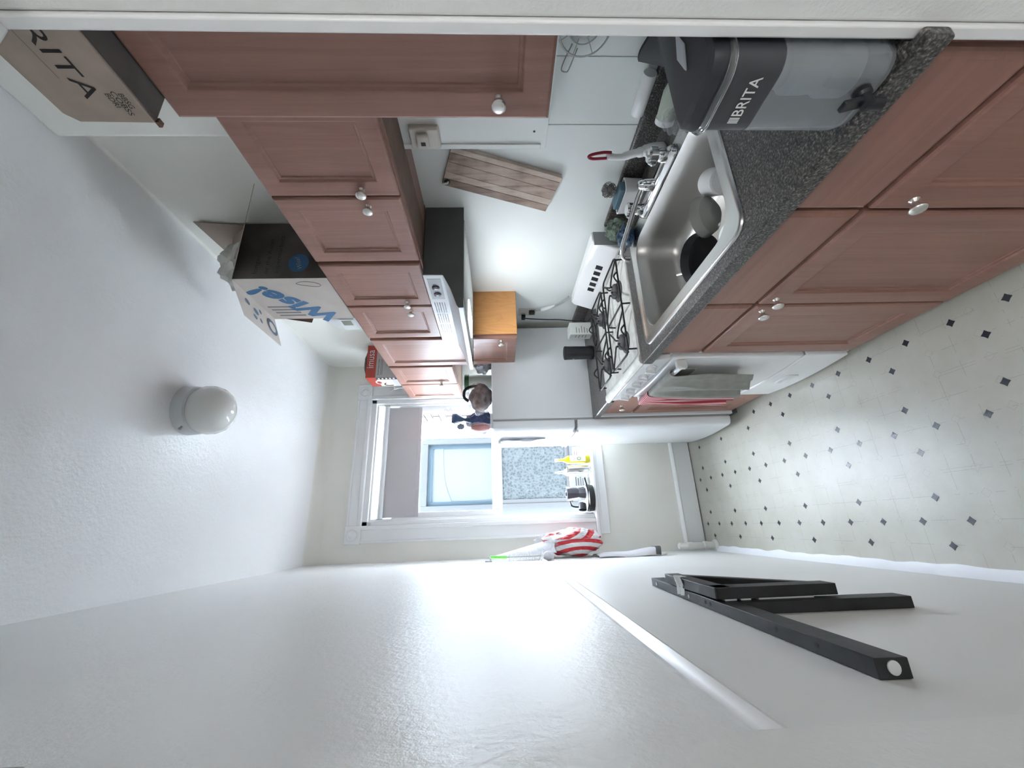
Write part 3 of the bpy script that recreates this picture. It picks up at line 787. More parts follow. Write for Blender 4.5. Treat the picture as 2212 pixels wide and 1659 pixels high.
bm = bmesh.new(); prism(bm, [(1.165, SY0, .905), (1.150, SY0, .935), (1.188, SY0, 1.040), (1.203, SY0, 1.052), (1.245, SY0, 1.052), (1.245, SY0, .905)], (0, SY1-SY0, 0)); bg = obj('backguard', bm, ENAMEL, t, .006, 3)
for k in range(5):
    y = 1.625+.047*k
    bm = bmesh.new(); obox(bm, (1.1685, y, .985), (0, 1, 0), (.36, 0, 1), (-1, 0, .36), .0145, .0165, .0012); obj('vent_slot', bm, BLACK, bg)
one('side_cap', GREYP, bg, (1.172, 1.243, SY0-.003, SY0, .92, 1.044), bevel=.001)
for bx_, by in ((.755, 1.595), (.755, 1.865), (1.015, 1.595), (1.015, 1.865)):
    bm = bmesh.new(); lathe(bm, [(.050, .9162), (.048, .920), (.040, .922), (.036, .932), (.030, .934)], Matrix.Translation((bx_, by, 0)), 24); br_ = obj('burner_ring', bm, CAPM, t)
    bm = bmesh.new(); lathe(bm, [(.034, .934), (.036, .938), (.033, .943), (.004, .945)], Matrix.Translation((bx_, by, 0)), 24); obj('burner_cap', bm, CAPM, br_)
for gy in (1.595, 1.865):                                          # one long wire grate each side
    bm = bmesh.new()
    def rr2(x0, x1, y0, y1, z, r=.03):
        return [Vector(p) for p in rrect(x0, x1, y0, y1, r, z, 4)]
    tube(bm, rr2(.655, 1.125, gy-.112, gy+.112, .952), .0042, 8, True)
    for cx in (.755, 1.015):
        for a in range(4):
            th = PI/4+a*PI/2
            p = Vector((cx+.022*math.cos(th), gy+.022*math.sin(th), .957)); q = Vector((cx+.070*math.cos(th), gy+.070*math.sin(th), .957))
            e = Vector((max(.656, min(1.124, cx+.125*math.cos(th)*1.1)), gy+.111*(1 if math.sin(th) > 0 else -1), .952))
            tube(bm, smoothpts([p+Vector((0, 0, -.008)), p, q, e], 4), .0038, 8)
        tube(bm, smoothpts([(cx-.03, gy-.111, .952), (cx, gy-.118, .972), (cx+.03, gy-.111, .952)], 4), .0038, 8)
        tube(bm, smoothpts([(cx-.03, gy+.111, .952), (cx, gy+.118, .972), (cx+.03, gy+.111, .952)], 4), .0038, 8)
    tube(bm, [(.885, gy-.111, .952), (.885, gy+.111, .952)], .0040, 8)
    for x in (.672, .885, 1.108):
        for s in (-1, 1): tube(bm, [(x, gy+s*.110, .950), (x, gy+s*.114, .9165)], .0038, 8)
    obj('grate', bm, IRON, t)
for fx in (.67, 1.20):
    for fy in (SY0+.04, SY1-.04):
        bm = bmesh.new(); lathe(bm, [(.016, 0), (.016, .03)], Matrix.Translation((fx, fy, 0)), 12); obj('foot', bm, BLACK, t)

# towels over the oven handle
def towel(name, label, m, y0, y1, zb0, zb1, seed, back=.11, amp=.010, skew=0.):
    bm = bmesh.new()
    def fn(u, v):
        y = y0+(y1-y0)*u; s = v
        fold = amp*math.sin(u*9+seed)+amp*.5*math.sin(u*23+seed*2)
        zb = zb0+(zb1-zb0)*u
        if s < .18:
            k = s/.18; return (.597+.004*(1-k), y, .765-back*(1-k))
        if s < .30:
            k = (s-.18)/.12; a = PI*k; return (.582+.014*math.cos(a), y, .758+.012*math.sin(a)+.002)
        k = (s-.30)/.70
        return (.566+fold*min(1, k*2.2)-.008*k, y+skew*k*(1-u*.4)+.010*math.sin(k*3+seed)*u, .757-(.757-zb)*k)
    sheet(bm, fn, 40, 34, (-.0022, 0, 0))
    o = obj(name, bm, m, ang=80); tag(o, label, 'towel'); return o
towel('dish_towel', 'grey-green dish towel draped over the oven handle', TOWEL, 1.535, 1.795, .405, .335, 1.2, amp=.013, skew=.02)
towel('dish_towel', 'red and white striped towel hanging at the end of the oven handle', TOWELR, 1.812, 1.942, .350, .340, 4.0, amp=.008)

# ------------------------------------------------------------------ range hood
t = thing('range_hood', 'white and dark grey range hood under the wall cabinets', 'hood', (1.1, 1.67, 1.612))
HY0, HY1 = 1.352, 1.996
hp = [(XR-.005, 1.615), (XR-.005, 1.774), (.950, 1.774), (.947, 1.695), (.885, 1.665), (.812, 1.640), (.800, 1.632), (.800, 1.614)]
bm = bmesh.new(); prism(bm, [(x, HY0, z) for x, z in hp], (0, .004, 0)); obj('side_panel', bm, HOODG, t)
bm = bmesh.new(); prism(bm, [(x, HY1-.004, z) for x, z in hp], (0, .004, 0)); obj('side_panel', bm, HOODG, t)
bm = bmesh.new()
loops(bm, [[(x, y, z) for x, z in hp[2:]] for y in (HY0+.004, HY1-.004)])
bmesh.ops.delete(bm, geom=[f for f in bm.faces if all(abs(v.co.z-1.774) < .001 or abs(v.co.z-1.614) < .001 for v in f.verts)], context='FACES_ONLY')
obj('canopy', bm, HOODW, t, ang=25)
one('top_cover', HOODW, t, (.950, XR-.005, HY0+.004, HY1-.004, 1.770, 1.774))
one('fascia', ENAMEL, t, (.9445, .949, HY0, HY1, 1.697, 1.774), bevel=.001)
cpn = one('control_plate', GREYP, t, (.9432, .9446, HY0+.022, HY0+.172, 1.708, 1.762))
for k in range(2):
    bm = bmesh.new(); lathe(bm, [(.016, 0), (.015, .005), (.006, .006)], axisM((.9432, HY0+.082+.050*k, 1.735), NX), 18); sw = obj('switch', bm, BLACK, cpn)
    one('switch_mark', WHITEI, sw, (.9362, .9374, HY0+.079+.050*k, HY0+.086+.050*k, 1.730, 1.741))
text('FAN', .010, (.9430, HY0+.058, 1.752), NY, UZ, WHITEI, cpn) if False else None
for g in range(3):
    for k in range(5):
        one('louvre_slot', BLACK, t, (.9436, .9449, HY0+.200+.100*g, HY0+.288+.100*g, 1.7125+.0108*k, 1.7172+.0108*k))
fl = one('grease_filter', GREYP, t, (.86, XR-.02, HY0+.03, HY1-.03, 1.618, 1.630))
bm = bmesh.new()
for k in range(24): tube(bm, [(.87, HY0+.05+.024*k, 1.6165), (XR-.03, HY0+.05+.024*k, 1.6165)], .0022, 4)
obj('filter_mesh', bm, STEEL, fl)

LENS = plain('lit_lamp_lens', (.9, .92, .95), .4)
LENS.node_tree.nodes['Principled BSDF'].inputs['Emission Color'].default_value = (.90, .96, 1.0, 1)
LENS.node_tree.nodes['Principled BSDF'].inputs['Emission Strength'].default_value = 2.5
one('lamp_lens', LENS, t, (.890, .990, 1.60, 1.80, 1.6085, 1.6155), bevel=.003)
area('hood_lamp', (.94, 1.70, 1.6075), (0, 0, 0), .19, .09, 1.15, (.90, .96, 1.0)).rotation_euler = (0, 0, PI/2)

# ------------------------------------------------------------------ refrigerator
t = thing('refrigerator', 'white top-freezer refrigerator by the window', 'refrigerator', (.92, 2.66, 0))
FY0, FY1 = 2.360, 2.955
one('cabinet', FRIDGE, t, (.618, 1.235, FY0, FY1, .035, 1.525), bevel=.006)
one('gasket', GREYP, t, (.606, .619, FY0+.008, FY1-.008, .06, 1.515))
def fdoor(name, z0, z1):
    pts = [(.607, FY0), (.575, FY0+.001), (.560, FY0+.008), (.553, FY0+.024)]
    for i in range(1, 10):
        k = i/10; pts.append((.553-.014*math.sin(PI*k), FY0+.024+(FY1-FY0-.048)*k))
    pts += [(.553, FY1-.024), (.560, FY1-.008), (.575, FY1-.001), (.607, FY1)]
    bm = bmesh.new(); prism(bm, [(x, y, z0) for x, y in pts], (0, 0, z1-z0)); return obj(name, bm, FRIDGE, t, .007, 3)
fz = fdoor('freezer_door', 1.022, 1.522); fd = fdoor('fridge_door', .055, 1.006)
one('handle_lip', FRIDGE, fz, (.536, .560, FY0+.05, FY1-.06, 1.016, 1.032), bevel=.005)
one('handle_lip', FRIDGE, fd, (.536, .560, FY0+.05, FY1-.06, .994, 1.010), bevel=.005)
one('base_grille', HOODG, t, (.625, .66, FY0+.01, FY1-.01, .0, .05))
one('foot', BLACK, t, (.64, .68, FY0+.02, FY0+.06, 0, .036), (.64, .68, FY1-.06, FY1-.02, 0, .036))
one('hinge_cap', FRIDGE, t, (.565, .66, FY0+.005, FY0+.055, 1.522, 1.536), bevel=.005)
# magnetic clip and wrinkled sheet on the freezer door
t = thing('magnet_clip', 'metal clip holding a wrinkled plastic sheet on the freezer door', 'clip', (.54, 2.62, 1.2))
bm = bmesh.new()
sheet(bm, lambda u, v: (.5265-.006*math.sin(u*7+v*4)-.004*math.sin(v*13), 2.56+.16*u*(.7+.3*v), 1.475-.30*v), 14, 20, (-.001, 0, 0)); obj('sheet', bm, plain('grey_translucent_sheet', (.55, .54, .57), .35, bmp=.5, bscale=30, bdist=.01), t)
one('clip', STEEL, t, (.516, .5345, 2.60, 2.66, 1.462, 1.492), bevel=.003)

# ================================================================== cartons on the cabinets
t = thing('carton', 'tan cardboard carton printed BRITA upside down on the tall cabinet', 'box', (.98, .50, 2.19))
x0, x1, y0, y1, z0, z1 = .823, 1.15, .358, .628, 2.192, 2.368
bm = bmesh.new(); prism(bm, [(x0, y0, z0), (x0, y1, z0+.004), (x0, y1-.002, z1-.024), (x0, y1-.020, z1-.006), (x0, y0, z1)], (x1-x0, 0, 0)); b_ = obj('box', bm, CARD, t, .002)
one('bottom_panel', CARDD, b_, (x0+.004, x1-.004, y0+.002, y1-.004, z0-.0015, z0+.001))
text('BRITA', .050, (x0, .414, 2.286), PY, (0, 0, -1), INKD, b_, width=1.22, off=.0008)
decal([(x0-.0006, .40, 2.3005), (x0-.0006, .54, 2.3005), (x0-.0006, .54, 2.3020), (x0-.0006, .40, 2.3020)], INKG, b_)
for k, (s, w) in enumerate((('BDRI', .9), ('COBSS', 1.1), ('BBSG', .9))):
    text(s, .0150, (x0, .562+.004*(k != 1), 2.2300+.0125*(1-k)+.002, ), PY, (0, 0, -1), INKD, b_, width=w)
one('loose_tape', BROWNC, b_, (x0+.0, x0+.012, y1-.002, y1+.010, z0-.004, z0+.003))

t = thing('carton', 'large open cardboard carton printed Wise! on the wall cabinets', 'box', (1.14, 1.6, 2.19))
x0, x1, y0, y1, z0, z1 = 1.0, 1.280, 1.440, 1.775, 2.1885, 2.572
wsl = [(x0, x0+.004, y0, y1, z0, z1), (x1-.004, x1, y0, y1, z0, z1), (x0+.004, x1-.004, y0, y0+.004, z0, z1), (x0+.004, x1-.004, y1-.004, y1, z0, z1), (x0+.004, x1-.004, y0+.004, y1-.004, z0, z0+.004)]
b_ = one('box', CARDW, t, *wsl)
one('printed_side', CARDD, t, (x0+.001, x1, y0-.0014, y0, z0, z1-.001))
def flap(name, pts, m, par, th=(0, 0, .003)):
    bm = bmesh.new(); prism(bm, pts, th); return obj(name, bm, m, par)
fl1 = flap('flap', [(x0, y0+.003, z1-.001), (x0, y1-.003, z1-.001), (.948, 1.965, 2.628), (.932, 1.61, 2.606)], CARDW, t, (-.002, 0, .003))
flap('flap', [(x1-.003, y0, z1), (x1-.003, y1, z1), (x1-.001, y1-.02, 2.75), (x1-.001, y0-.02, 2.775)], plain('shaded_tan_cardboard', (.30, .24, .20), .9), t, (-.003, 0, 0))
flap('flap', [(x0+.03, y0, z1-.001), (x1-.004, y0, z1-.001), (1.225, 1.170, 2.368), (1.04, 1.30, 2.466)], CARD, t)
flap('flap', [(1.16, y0+.02, z1), (1.272, y0+.01, z1), (1.272, y0+.07, 2.66), (1.175, y0+.08, 2.655)], CARD, t)
flap('flap', [(x0+.01, y1, z1-.001), (x1-.02, y1, z1-.001), (x1-.02, y1+.10, 2.40), (x0+.01, y1+.06, 2.42)], BROWNC, t)
# cream front face: the word runs up the face
text('Wise!', .150, (x0, 1.752, 2.235), (0, -.72, .69), (0, .45, .90), BLUE, b_, width=1.02, off=.0008, bold=.0065)
pl_ = smoothpts([(x0-.0008, 1.470, 2.25), (x0-.0008, 1.462, 2.29), (x0-.0008, 1.475, 2.33), (x0-.0008, 1.490, 2.30), (x0-.0008, 1.500, 2.25), (x0-.0008, 1.488, 2.232)], 4, True)
bm = bmesh.new(); tube(bm, pl_, .0009, 4, True); obj('label_outline', bm, INKG, b_)
for k in range(4):
    decal([(x0-.0006, 1.655+.026*k, 2.44-.012*k), (x0-.0006, 1.667+.026*k, 2.44-.012*k), (x0-.0006, 1.667+.026*k, 2.545-.006*k), (x0-.0006, 1.655+.026*k, 2.545-.006*k)], INKG, b_)
n_ = Vector((-.001, 0, .0006))
def onflap(u, v):
    A, B, Cc, Dd = [Vector(p) for p in ((x0, y0+.003, z1), (x0, y1-.003, z1), (.948, 1.965, 2.628), (.932, 1.61, 2.606))]
    p = (A*(1-u)+B*u)*(1-v)+(Dd*(1-u)+Cc*u)*v
    nn = (B-A).cross(Dd-A).normalized()
    return p - nn*.008 if nn.z > 0 else p + nn*.008
for (u, v, a, b, mm) in ((.80, .5, .14, .28, BLUED), (.80, .5, .085, .17, CARDW), (.38, .45, .06, .10, BLUED), (.20, .35, .05, .09, BLUED), (.30, .70, .045, .08, BLUED), (.46, .66, .03, .08, BLUED), (.52, .3, .03, .07, BLUED)):
    pts = [onflap(u+a*math.cos(q*PI/8), v+b*math.sin(q*PI/8)) for q in range(16)]
    k_ = .0006 if mm is CARDW else 0
    decal([p+Vector((-k_, 0, -k_)) for p in pts], mm, fl1)
text('supermarkets', .028, (1.022, y0-.0016, 2.388), PX, UZ, INKF, b_, width=1.25)
text('or the Asian', .028, (1.022, y0-.0016, 2.430), PX, UZ, INKF, b_, width=1.25)
text('longer', .030, (1.022, y0-.0016, 2.474), PX, UZ, INKF, b_, width=1.25)
decal(disc((1.075, y0-.0020, 2.312), PX, UZ, .045, .042), BLUE, b_)
text('Wise!', .027, (1.044, y0-.0026, 2.292), (1, 0, .35), (-.3, 0, 1), PALEI, b_, shear=.2)
bm = bmesh.new(); blob(bm, (1.13, 1.53, 2.600), (.10, .08, .085), 5, .35, 2.6, 4); o = obj('plastic_bag', bm, BAGW); tag(o, 'crumpled translucent white plastic bag sticking out of the large carton', 'bag')
t = thing('plastic_jug', 'white plastic jug with dark cap behind the large carton', 'jug', (1.13, 1.95, 2.19))
bm = bmesh.new(); loops(bm, [rrect(1.055, 1.205, 1.860, 2.010, .035, 2.1885), rrect(1.05, 1.21, 1.855, 2.015, .045, 2.20), rrect(1.05, 1.21, 1.855, 2.015, .045, 2.34), rrect(1.075, 1.185, 1.88, 1.99, .045, 2.40), rrect(1.108, 1.152, 1.913, 1.957, .021, 2.425), rrect(1.110, 1.150, 1.915, 1.955, .019, 2.44)], True, True); jb = obj('body', bm, WHITEP, t, ang=50)
bm = bmesh.new(); lathe(bm, [(.025, 2.437), (.025, 2.463), (.021, 2.466)], Matrix.Translation((1.13, 1.935, 0)), 18); obj('cap', bm, HOODG, t)
one('label', LABELW, jb, (1.0485, 1.05, 1.88, 1.99, 2.235, 2.31)); one('label_mark', plain('label_ink', (.20, .20, .16), .7), jb, (1.0478, 1.0486, 1.89, 1.94, 2.25, 2.30))

t = thing('carton', 'red and white kitchenware carton printed imusa on the wall cabinets', 'box', (1.14, 2.75, 2.19))
x0, x1, y0, y1, z0, z1 = 1.022, 1.270, 2.662, 2.842, 2.1885, 2.412
b_ = one('box', LGREY, t, (x0, x1, y0, y1, z0, z1), bevel=.001, seg=1)
one('red_band', RED, b_, (x0-.0008, x1, y0-.0008, y1, z1-.068, z1+.0006))
text('imusa', .072, (x0+.070, y0-.0012, z1-.050), PX, UZ, WHITEI, b_, width=.86)
text('Rice & Pressure Cooker', .0125, (x0+.02, y0-.0006, z1-.090), PX, UZ, INKD, b_, width=1.0, bold=.0002)
for k in range(2): decal([(x0+.02, y0-.0006, z1-.104-.009*k), (x0+.14, y0-.0006, z1-.104-.009*k), (x0+.14, y0-.0006, z1-.101-.009*k), (x0+.02, y0-.0006, z1-.101-.009*k)], INKG, b_)
decal(disc((x0+.12, y0-.0008, z1-.155), PX, UZ, .035, .018), INKD, b_)
decal([(x0-.0010, y0, z0), (x0-.0010, y0+.038, z0), (x0-.0010, y0+.038, z1-.068), (x0-.0010, y0, z1-.068)], INKD, b_)
decal([(x0-.0010, y0+.038, z0+.05), (x0-.0010, y1, z0+.05), (x0-.0010, y1, z1-.068), (x0-.0010, y0+.038, z1-.068)], CREAMC, b_)
for k in range(5): decal(disc((x0-.0014, y0+.019, z1-.088-.026*k), NY, UZ, .010, .007, 10), WHITEI, b_)
decal(disc((x0-.0016, y0+.095, z1-.072), NY, UZ, .040, .026), WHITEI, b_); decal(disc((x0-.0020, y0+.095, z1-.072), NY, UZ, .026, .016), RED, b_)
bm = bmesh.new(); tube(bm, smoothpts([(x0-.002, y0+.11, z1-.115), (x0-.002, y0+.135, z1-.10), (x0-.002, y0+.16, z1-.12), (x0-.002, y0+.155, z1-.16)], 5), .0035, 5); obj('print', bm, INKD, b_)
bm = bmesh.new(); blob(bm, (1.15, 2.752, 2.413), (.115, .085, .034), 2, .12, 1.8, 3, 2.4125); obj('pot_lid', bm, plain('dark_brown_lid', (.045, .035, .03), .5), t)
t = thing('metal_clamp', 'small shiny metal clamp beside the red carton', 'clamp', (1.03, 2.90, 2.19))
bm = bmesh.new(); lathe(bm, [(.016, 2.1885), (.012, 2.22), (.022, 2.262), (.020, 2.268), (.006, 2.27)], Matrix.Translation((1.032, 2.90, 0)), 16); obj('cup', bm, CHROME, t)
bm = bmesh.new(); tube(bm, [(1.03, 2.90, 2.262), (1.005, 2.915, 2.300)], .005, 8); obj('arm', bm, STEEL, t)

# ================================================================== on the right wall
t = thing('cutting_board', 'worn wooden cutting board hanging askew on the wall', 'board', (1.265, 1.2, 1.45))
A, B_, Cc, Dd = Vector((1.262, 1.048, 1.633)), Vector((1.262, 1.182, 1.222)), Vector((1.262, 1.357, 1.269)), Vector((1.262, 1.213, 1.687))
ln = (B_-A).normalized(); wd = (Dd-A).normalized()
def plankwood(name, d, m_, l):
    m, nt, b = nodes(name)
    v = coords(nt, (40, 40, 2.6), (-math.atan2(.134, .411), 0, 0))
    f = noisen(nt, v, 1.0, 5, .6, .8); f2 = noisen(nt, coords(nt), 14, 3)
    nt.links.new(ramp(nt, mathn(nt, 'ADD', mathn(nt, 'MULTIPLY', f, .55), mathn(nt, 'MULTIPLY', f2, .45)), [(.33, d), (.5, m_), (.68, l)]), b.inputs['Base Color'])
    b.inputs['Roughness'].default_value = .55
    return m
PW = [plankwood('worn_acacia', (.16, .10, .075), (.40, .30, .245), (.52, .41, .345)), plankwood('pale_acacia', (.34, .25, .20), (.52, .42, .355), (.62, .52, .45)), plankwood('dark_acacia', (.14, .088, .066), (.30, .21, .165), (.42, .32, .265))]
cuts = [0, .13, .36, .62, .80, 1.0]
bm = bmesh.new(); prism(bm, [A.lerp(Dd, .01)+Vector((.002, 0, 0)), B_.lerp(Cc, .01)+Vector((.002, 0, 0)), B_.lerp(Cc, .99)+Vector((.002, 0, 0)), A.lerp(Dd, .99)+Vector((.002, 0, 0))], (.015, 0, 0)); bd = obj('core', bm, PW[2], t)
for k in range(5):
    a, b = cuts[k]+.003, cuts[k+1]-.003
    bm = bmesh.new(); prism(bm, [A.lerp(Dd, a), B_.lerp(Cc, a), B_.lerp(Cc, b), A.lerp(Dd, b)], (.018, 0, 0)); obj('plank', bm, PW[(1, 0, 0, 1, 2)[k]], t, .0012)
h_ = A.lerp(Dd, .88)+(B_-A)*.035
bm = bmesh.new(); lathe(bm, [(.012, 0), (.012, .0012)], axisM(h_, NX), 18); obj('hang_hole', bm, BLACK, bd)
t = thing('wall_hook', 'small white hook through the cutting board', 'hook', (1.283, 1.20, 1.66))
bm = bmesh.new(); tube(bm, smoothpts([h_+Vector((.019, 0, .0)), h_+Vector((-.004, 0, -.004)), h_+Vector((-.008, .002, .008)), h_+Vector((-.006, .004, .018))], 5), .004, 8); obj('hook', bm, WHITEP, t)
t = thing('wire_strainer', 'round wire skimmer hanging on the wall beside the doorway', 'strainer', (1.26, .70, 1.26))
bm = bmesh.new(); cc = Vector((1.268, .690, 1.232))
def circ(r, x=0, n=36): return [cc+Vector((x, r*math.cos(2*PI*i/n), r*math.sin(2*PI*i/n))) for i in range(n)]
tube(bm, circ(.073), .0024, 6, True); tube(bm, circ(.070, -.004), .0018, 6, True); tube(bm, circ(.045, .006), .0018, 6, True); tube(bm, circ(.031, .008), .0015, 6, True)
for k in range(8):
    a = 2*PI*k/8+.3; tube(bm, [cc+Vector((.008, 0.031*math.cos(a), 0.031*math.sin(a))), cc+Vector((0, 0.073*math.cos(a), 0.073*math.sin(a)))], .0012, 5)
obj('basket', bm, WIRE, t)
bm = bmesh.new(); tube(bm, smoothpts([cc+Vector((0, .04, .028)), cc+Vector((-.004, .078, .044)), cc+Vector((-.006, .104, .050)), cc+Vector((-.006, .110, .036)), cc+Vector((-.006, .102, .028)), cc+Vector((-.002, .05, .012))], 5), .0018, 6); obj('loop_handle', bm, WIRE, t)
# outlet with two plugs
t = thing('power_outlet', 'old wall outlet below the oak-sided cabinet', 'outlet', (XR, 2.25, 1.30))
one('plate', IVORY, t, (XR-.010, XR-.0042, 2.190, 2.275, 1.235, 1.345), bevel=.002)
for y, z in ((2.255, 1.315), (2.215, 1.262)):
    one('receptacle', plain('beige_plastic', (.52, .50, .44), .5), t, (XR-.0125, XR-.009, y-.016, y+.016, z-.014, z+.014), bevel=.003)
def cord(name, label, pts, r, m, plug):
    t = thing(name, label, 'cable', pts[0])
    bm = bmesh.new(); tube(bm, smoothpts(pts, 8), r, 8); obj('cable', bm, m, t)
    if plug: one('plug', BLACK, t, plug, bevel=.003)
    return t
c1 = cord('appliance_cable', 'grey appliance cable in a white sleeve running to the outlet', [(XR-.018, 2.205, 1.252), (XR-.020, 2.19, 1.21), (XR-.022, 2.15, 1.15), (XR-.022, 2.10, 1.10), (XR-.024, 2.03, 1.06)], .0032, GREYP, (XR-.032, XR-.0128, 2.200, 2.228, 1.245, 1.280))
bm = bmesh.new(); tube(bm, smoothpts([(XR-.0205, 2.187, 1.204), (XR-.022, 2.155, 1.155), (XR-.022, 2.13, 1.128)], 5), [.010, .011, .011, .010, .010, .009, .009, .008, .007, .006, .005], 10); obj('sleeve', bm, WHITEP, c1)
cord('charging_cable', 'black cable running from the outlet down behind the small white box', [(XR-.030, 2.275, 1.30), (XR-.030, 2.285, 1.24), (XR-.032, 2.29, 1.16), (XR-.04, 2.28, 1.08), (1.235, 2.275, 1.00), (1.215, 2.25, .935), (1.19, 2.20, .9195), (1.16, 2.11, .9195), (1.08, 2.05, .9195), (1.00, 2.045, .9195), (.965, 2.08, .9195), (1.02, 2.115, .9195), (1.10, 2.085, .9195)], .0036, BLACK, (XR-.034, XR-.0128, 2.252, 2.290, 1.300, 1.325))

# ================================================================== on the short counter
t = thing('small_box', 'small white printed carton standing behind the black tumbler', 'box', (1.10, 2.17, .914))
b_ = one('box', LABELW, t, (1.075, 1.155, 2.150, 2.215, .9148, 1.045), bevel=.001)
one('torn_flap', LABELW, b_, (1.08, 1.15, 2.205, 2.235, 1.043, 1.046))
for k in range(5): decal([(1.085, 2.1495, .94+.016*k), (1.115+.008*(k % 3), 2.1495, .94+.016*k), (1.115+.008*(k % 3), 2.1495, .944+.016*k), (1.085, 2.1495, .944+.016*k)], INKG, b_)
for k in range(4): decal([(1.0745, 2.16, .945+.02*k), (1.0745, 2.20-.01*(k % 2), .945+.02*k), (1.0745, 2.20-.01*(k % 2), .950+.02*k), (1.0745, 2.16, .950+.02*k)], PALEI, b_)
t = thing('tumbler', 'black insulated tumbler on the short counter by the refrigerator', 'tumbler', (.965, 2.175, .914))
bm = bmesh.new(); lathe(bm, [(.036, .9148), (.041, .918), (.043, .935), (.040, .950), (.039, .955), (.040, 1.055), (.040, 1.075), (.038, 1.078)], Matrix.Translation((.965, 2.175, 0)), 30); tb = obj('body', bm, BLACK, t, ang=40)
bm = bmesh.new(); lathe(bm, [(.0405, 1.074), (.0405, 1.086), (.036, 1.088)], Matrix.Translation((.965, 2.175, 0)), 30); obj('lid', bm, BLACKM, t)
one('logo', WHITEI, tb, (.9238, .9250, 2.172, 2.176, 1.030, 1.040))

# ================================================================== water dispenser
t = thing('water_dispenser', 'water filter dispenser with charcoal top printed BRITA on the counter', 'dispenser', (.75, .41, .914))
dx0, dx1, dy0, dy1 = .589, .935, .352, .474
bm = bmesh.new(); loops(bm, [rrect(dx0+.012, dx1-.012, dy0+.010, dy1-.010, .025, .9146), rrect(dx0+.004, dx1-.004, dy0+.004, dy1-.004, .028, .920), rrect(dx0, dx1, dy0, dy1, .028, .94), rrect(dx0, dx1, dy0, dy1, .028, 1.082),
    rrect(dx0+.003, dx1-.003, dy0+.003, dy1-.003, .026, 1.082), rrect(dx0+.003, dx1-.003, dy0+.003, dy1-.003, .026, .942), rrect(dx0+.010, dx1-.010, dy0+.010, dy1-.010, .022, .924)], True, True); tk = obj('tank', bm, SMOKE, t, ang=40)
bm = bmesh.new(); loops(bm, [rrect(dx0+.001, dx1-.001, dy0+.001, dy1-.001, .027, 1.0825), rrect(dx0, dx1, dy0, dy1, .028, 1.150)], True, True); rs = obj('reservoir', bm, DARKP2, t)
bm = bmesh.new(); tube(bm, [Vector(p) for p in rrect(dx0-.002, dx1+.002, dy0+.002, dy1+.002, .030, 1.1555)], .0058, 8, True); obj('clear_rim', bm, CLEAR, t)
bm = bmesh.new(); loops(bm, [rrect(dx0+.001, dx1-.001, dy0+.001, dy1+.002, .028, 1.160), rrect(dx0-.001, dx1, dy0, dy1+.003, .029, 1.166), rrect(dx0+.002, dx1-.002, dy0+.003, dy1, .028, 1.182), rrect(dx0+.010, dx1-.010, dy0+.010, dy1-.008, .022, 1.187)], True, True); ld = obj('lid', bm, DARKP, t, ang=30)
bm = bmesh.new(); prism(bm, [(.655, .413, 1.1865), (.70, .425, 1.1865), (.745, .413, 1.1865), (.70, .401, 1.1865)], (0, 0, .005)); obj('lid_window', bm, FILTER, ld, .002)
text('BRITA', .0235, (dx0-.0002, .4365, 1.105), NY, UZ, WHITEI, rs, width=.92, bold=.0002)
for k in range(4): decal([(dx0-.0008, .447-.0025*k, 1.105), (dx0-.0008, .4452-.0025*k, 1.105), (dx0-.0008, .4452-.0025*k, 1.121), (dx0-.0008, .447-.0025*k, 1.121)], WHITEI, rs)
bm = bmesh.new(); lathe(bm, [(.030, .93), (.038, .935), (.038, .97), (.032, .975), (.034, 1.0), (.034, 1.03), (.026, 1.04), (.026, 1.075)], Matrix.Translation((.655, .408, 0)), 24); obj('filter', bm, FILTER, t)
bm = bmesh.new(); lathe(bm, [(.012, 0), (.012, .012), (.009, .016), (.010, .034), (.007, .036)], axisM((dx0+.004, .398, .944), NX), 16)
lathe(bm, [(.009, 0), (.009, .026), (.006, .028)], axisM((dx0-.024, .398, .948), (0, 0, -1)), 14); sg = obj('spigot', bm, BLACK, t)
bm = bmesh.new(); obox(bm, (dx0-.024, .400, .965), (0, 1, 0), (-.3, 0, 1), (1, 0, .3), .008, .018, .004); obj('lever', bm, BLACK, sg, .002)

# clutter behind the dispenser along the wall
t = thing('paper_tube', 'white cardboard tube lying along the backsplash', 'tube', (1.235, .86, .992))
bm = bmesh.new(); lathe(bm, [(.020, 0), (.021, .002), (.021, .125), (.020, .127)], axisM((1.262, .800, 1.0135), PY), 20); obj('tube', bm, WHITEP, t)
t = thing('soap_bottle', 'pale green soap bottle lying on the counter behind the water dispenser', 'bottle', (1.19, .84, .914))
bm = bmesh.new(); lathe(bm, [(.022, 0), (.028, .004), (.029, .085), (.022, .108), (.011, .122), (.011, .132)], axisM((1.190, .900, .9445), (.12, -1, .06)), 22); obj('body', bm, PALEG, t)
bm = bmesh.new(); lathe(bm, [(.0295, 0), (.0297, .016), (.028, .018)], axisM((1.190, .902, .9445), (.12, -1, .06)), 22); obj('white_base', bm, WHITEP, t)
bm = bmesh.new(); blob(bm, (1.110, .835, .950), (.032, .034, .034), 11, .4, 3, 4, .9150); o = obj('plastic_wrap', bm, FILM); tag(o, 'crumpled clear plastic wrap on the counter behind the water dispenser', 'wrap')
bm = bmesh.new(); box(bm, 1.085, 1.150, .705, .780, .9148, .962); o = obj('sponge', bm, BLUES, None, .006); tag(o, 'grey-blue sponge on the counter behind the water dispenser', 'sponge')
t = thing('pouch', 'black foil pouch leaning on the wall behind the water dispenser', 'pouch', (1.24, .63, .914))
bm = bmesh.new()
sheet(bm, lambda u, v: (1.248-.045*(1-v)-.014*math.sin(PI*u)*math.sin(PI*v*.8), .600+.162*u, .9150+.148*v+.006*math.sin(u*9)*v), 14, 14, (.012, 0, 0)); obj('pouch_body', bm, BLACKM, t)

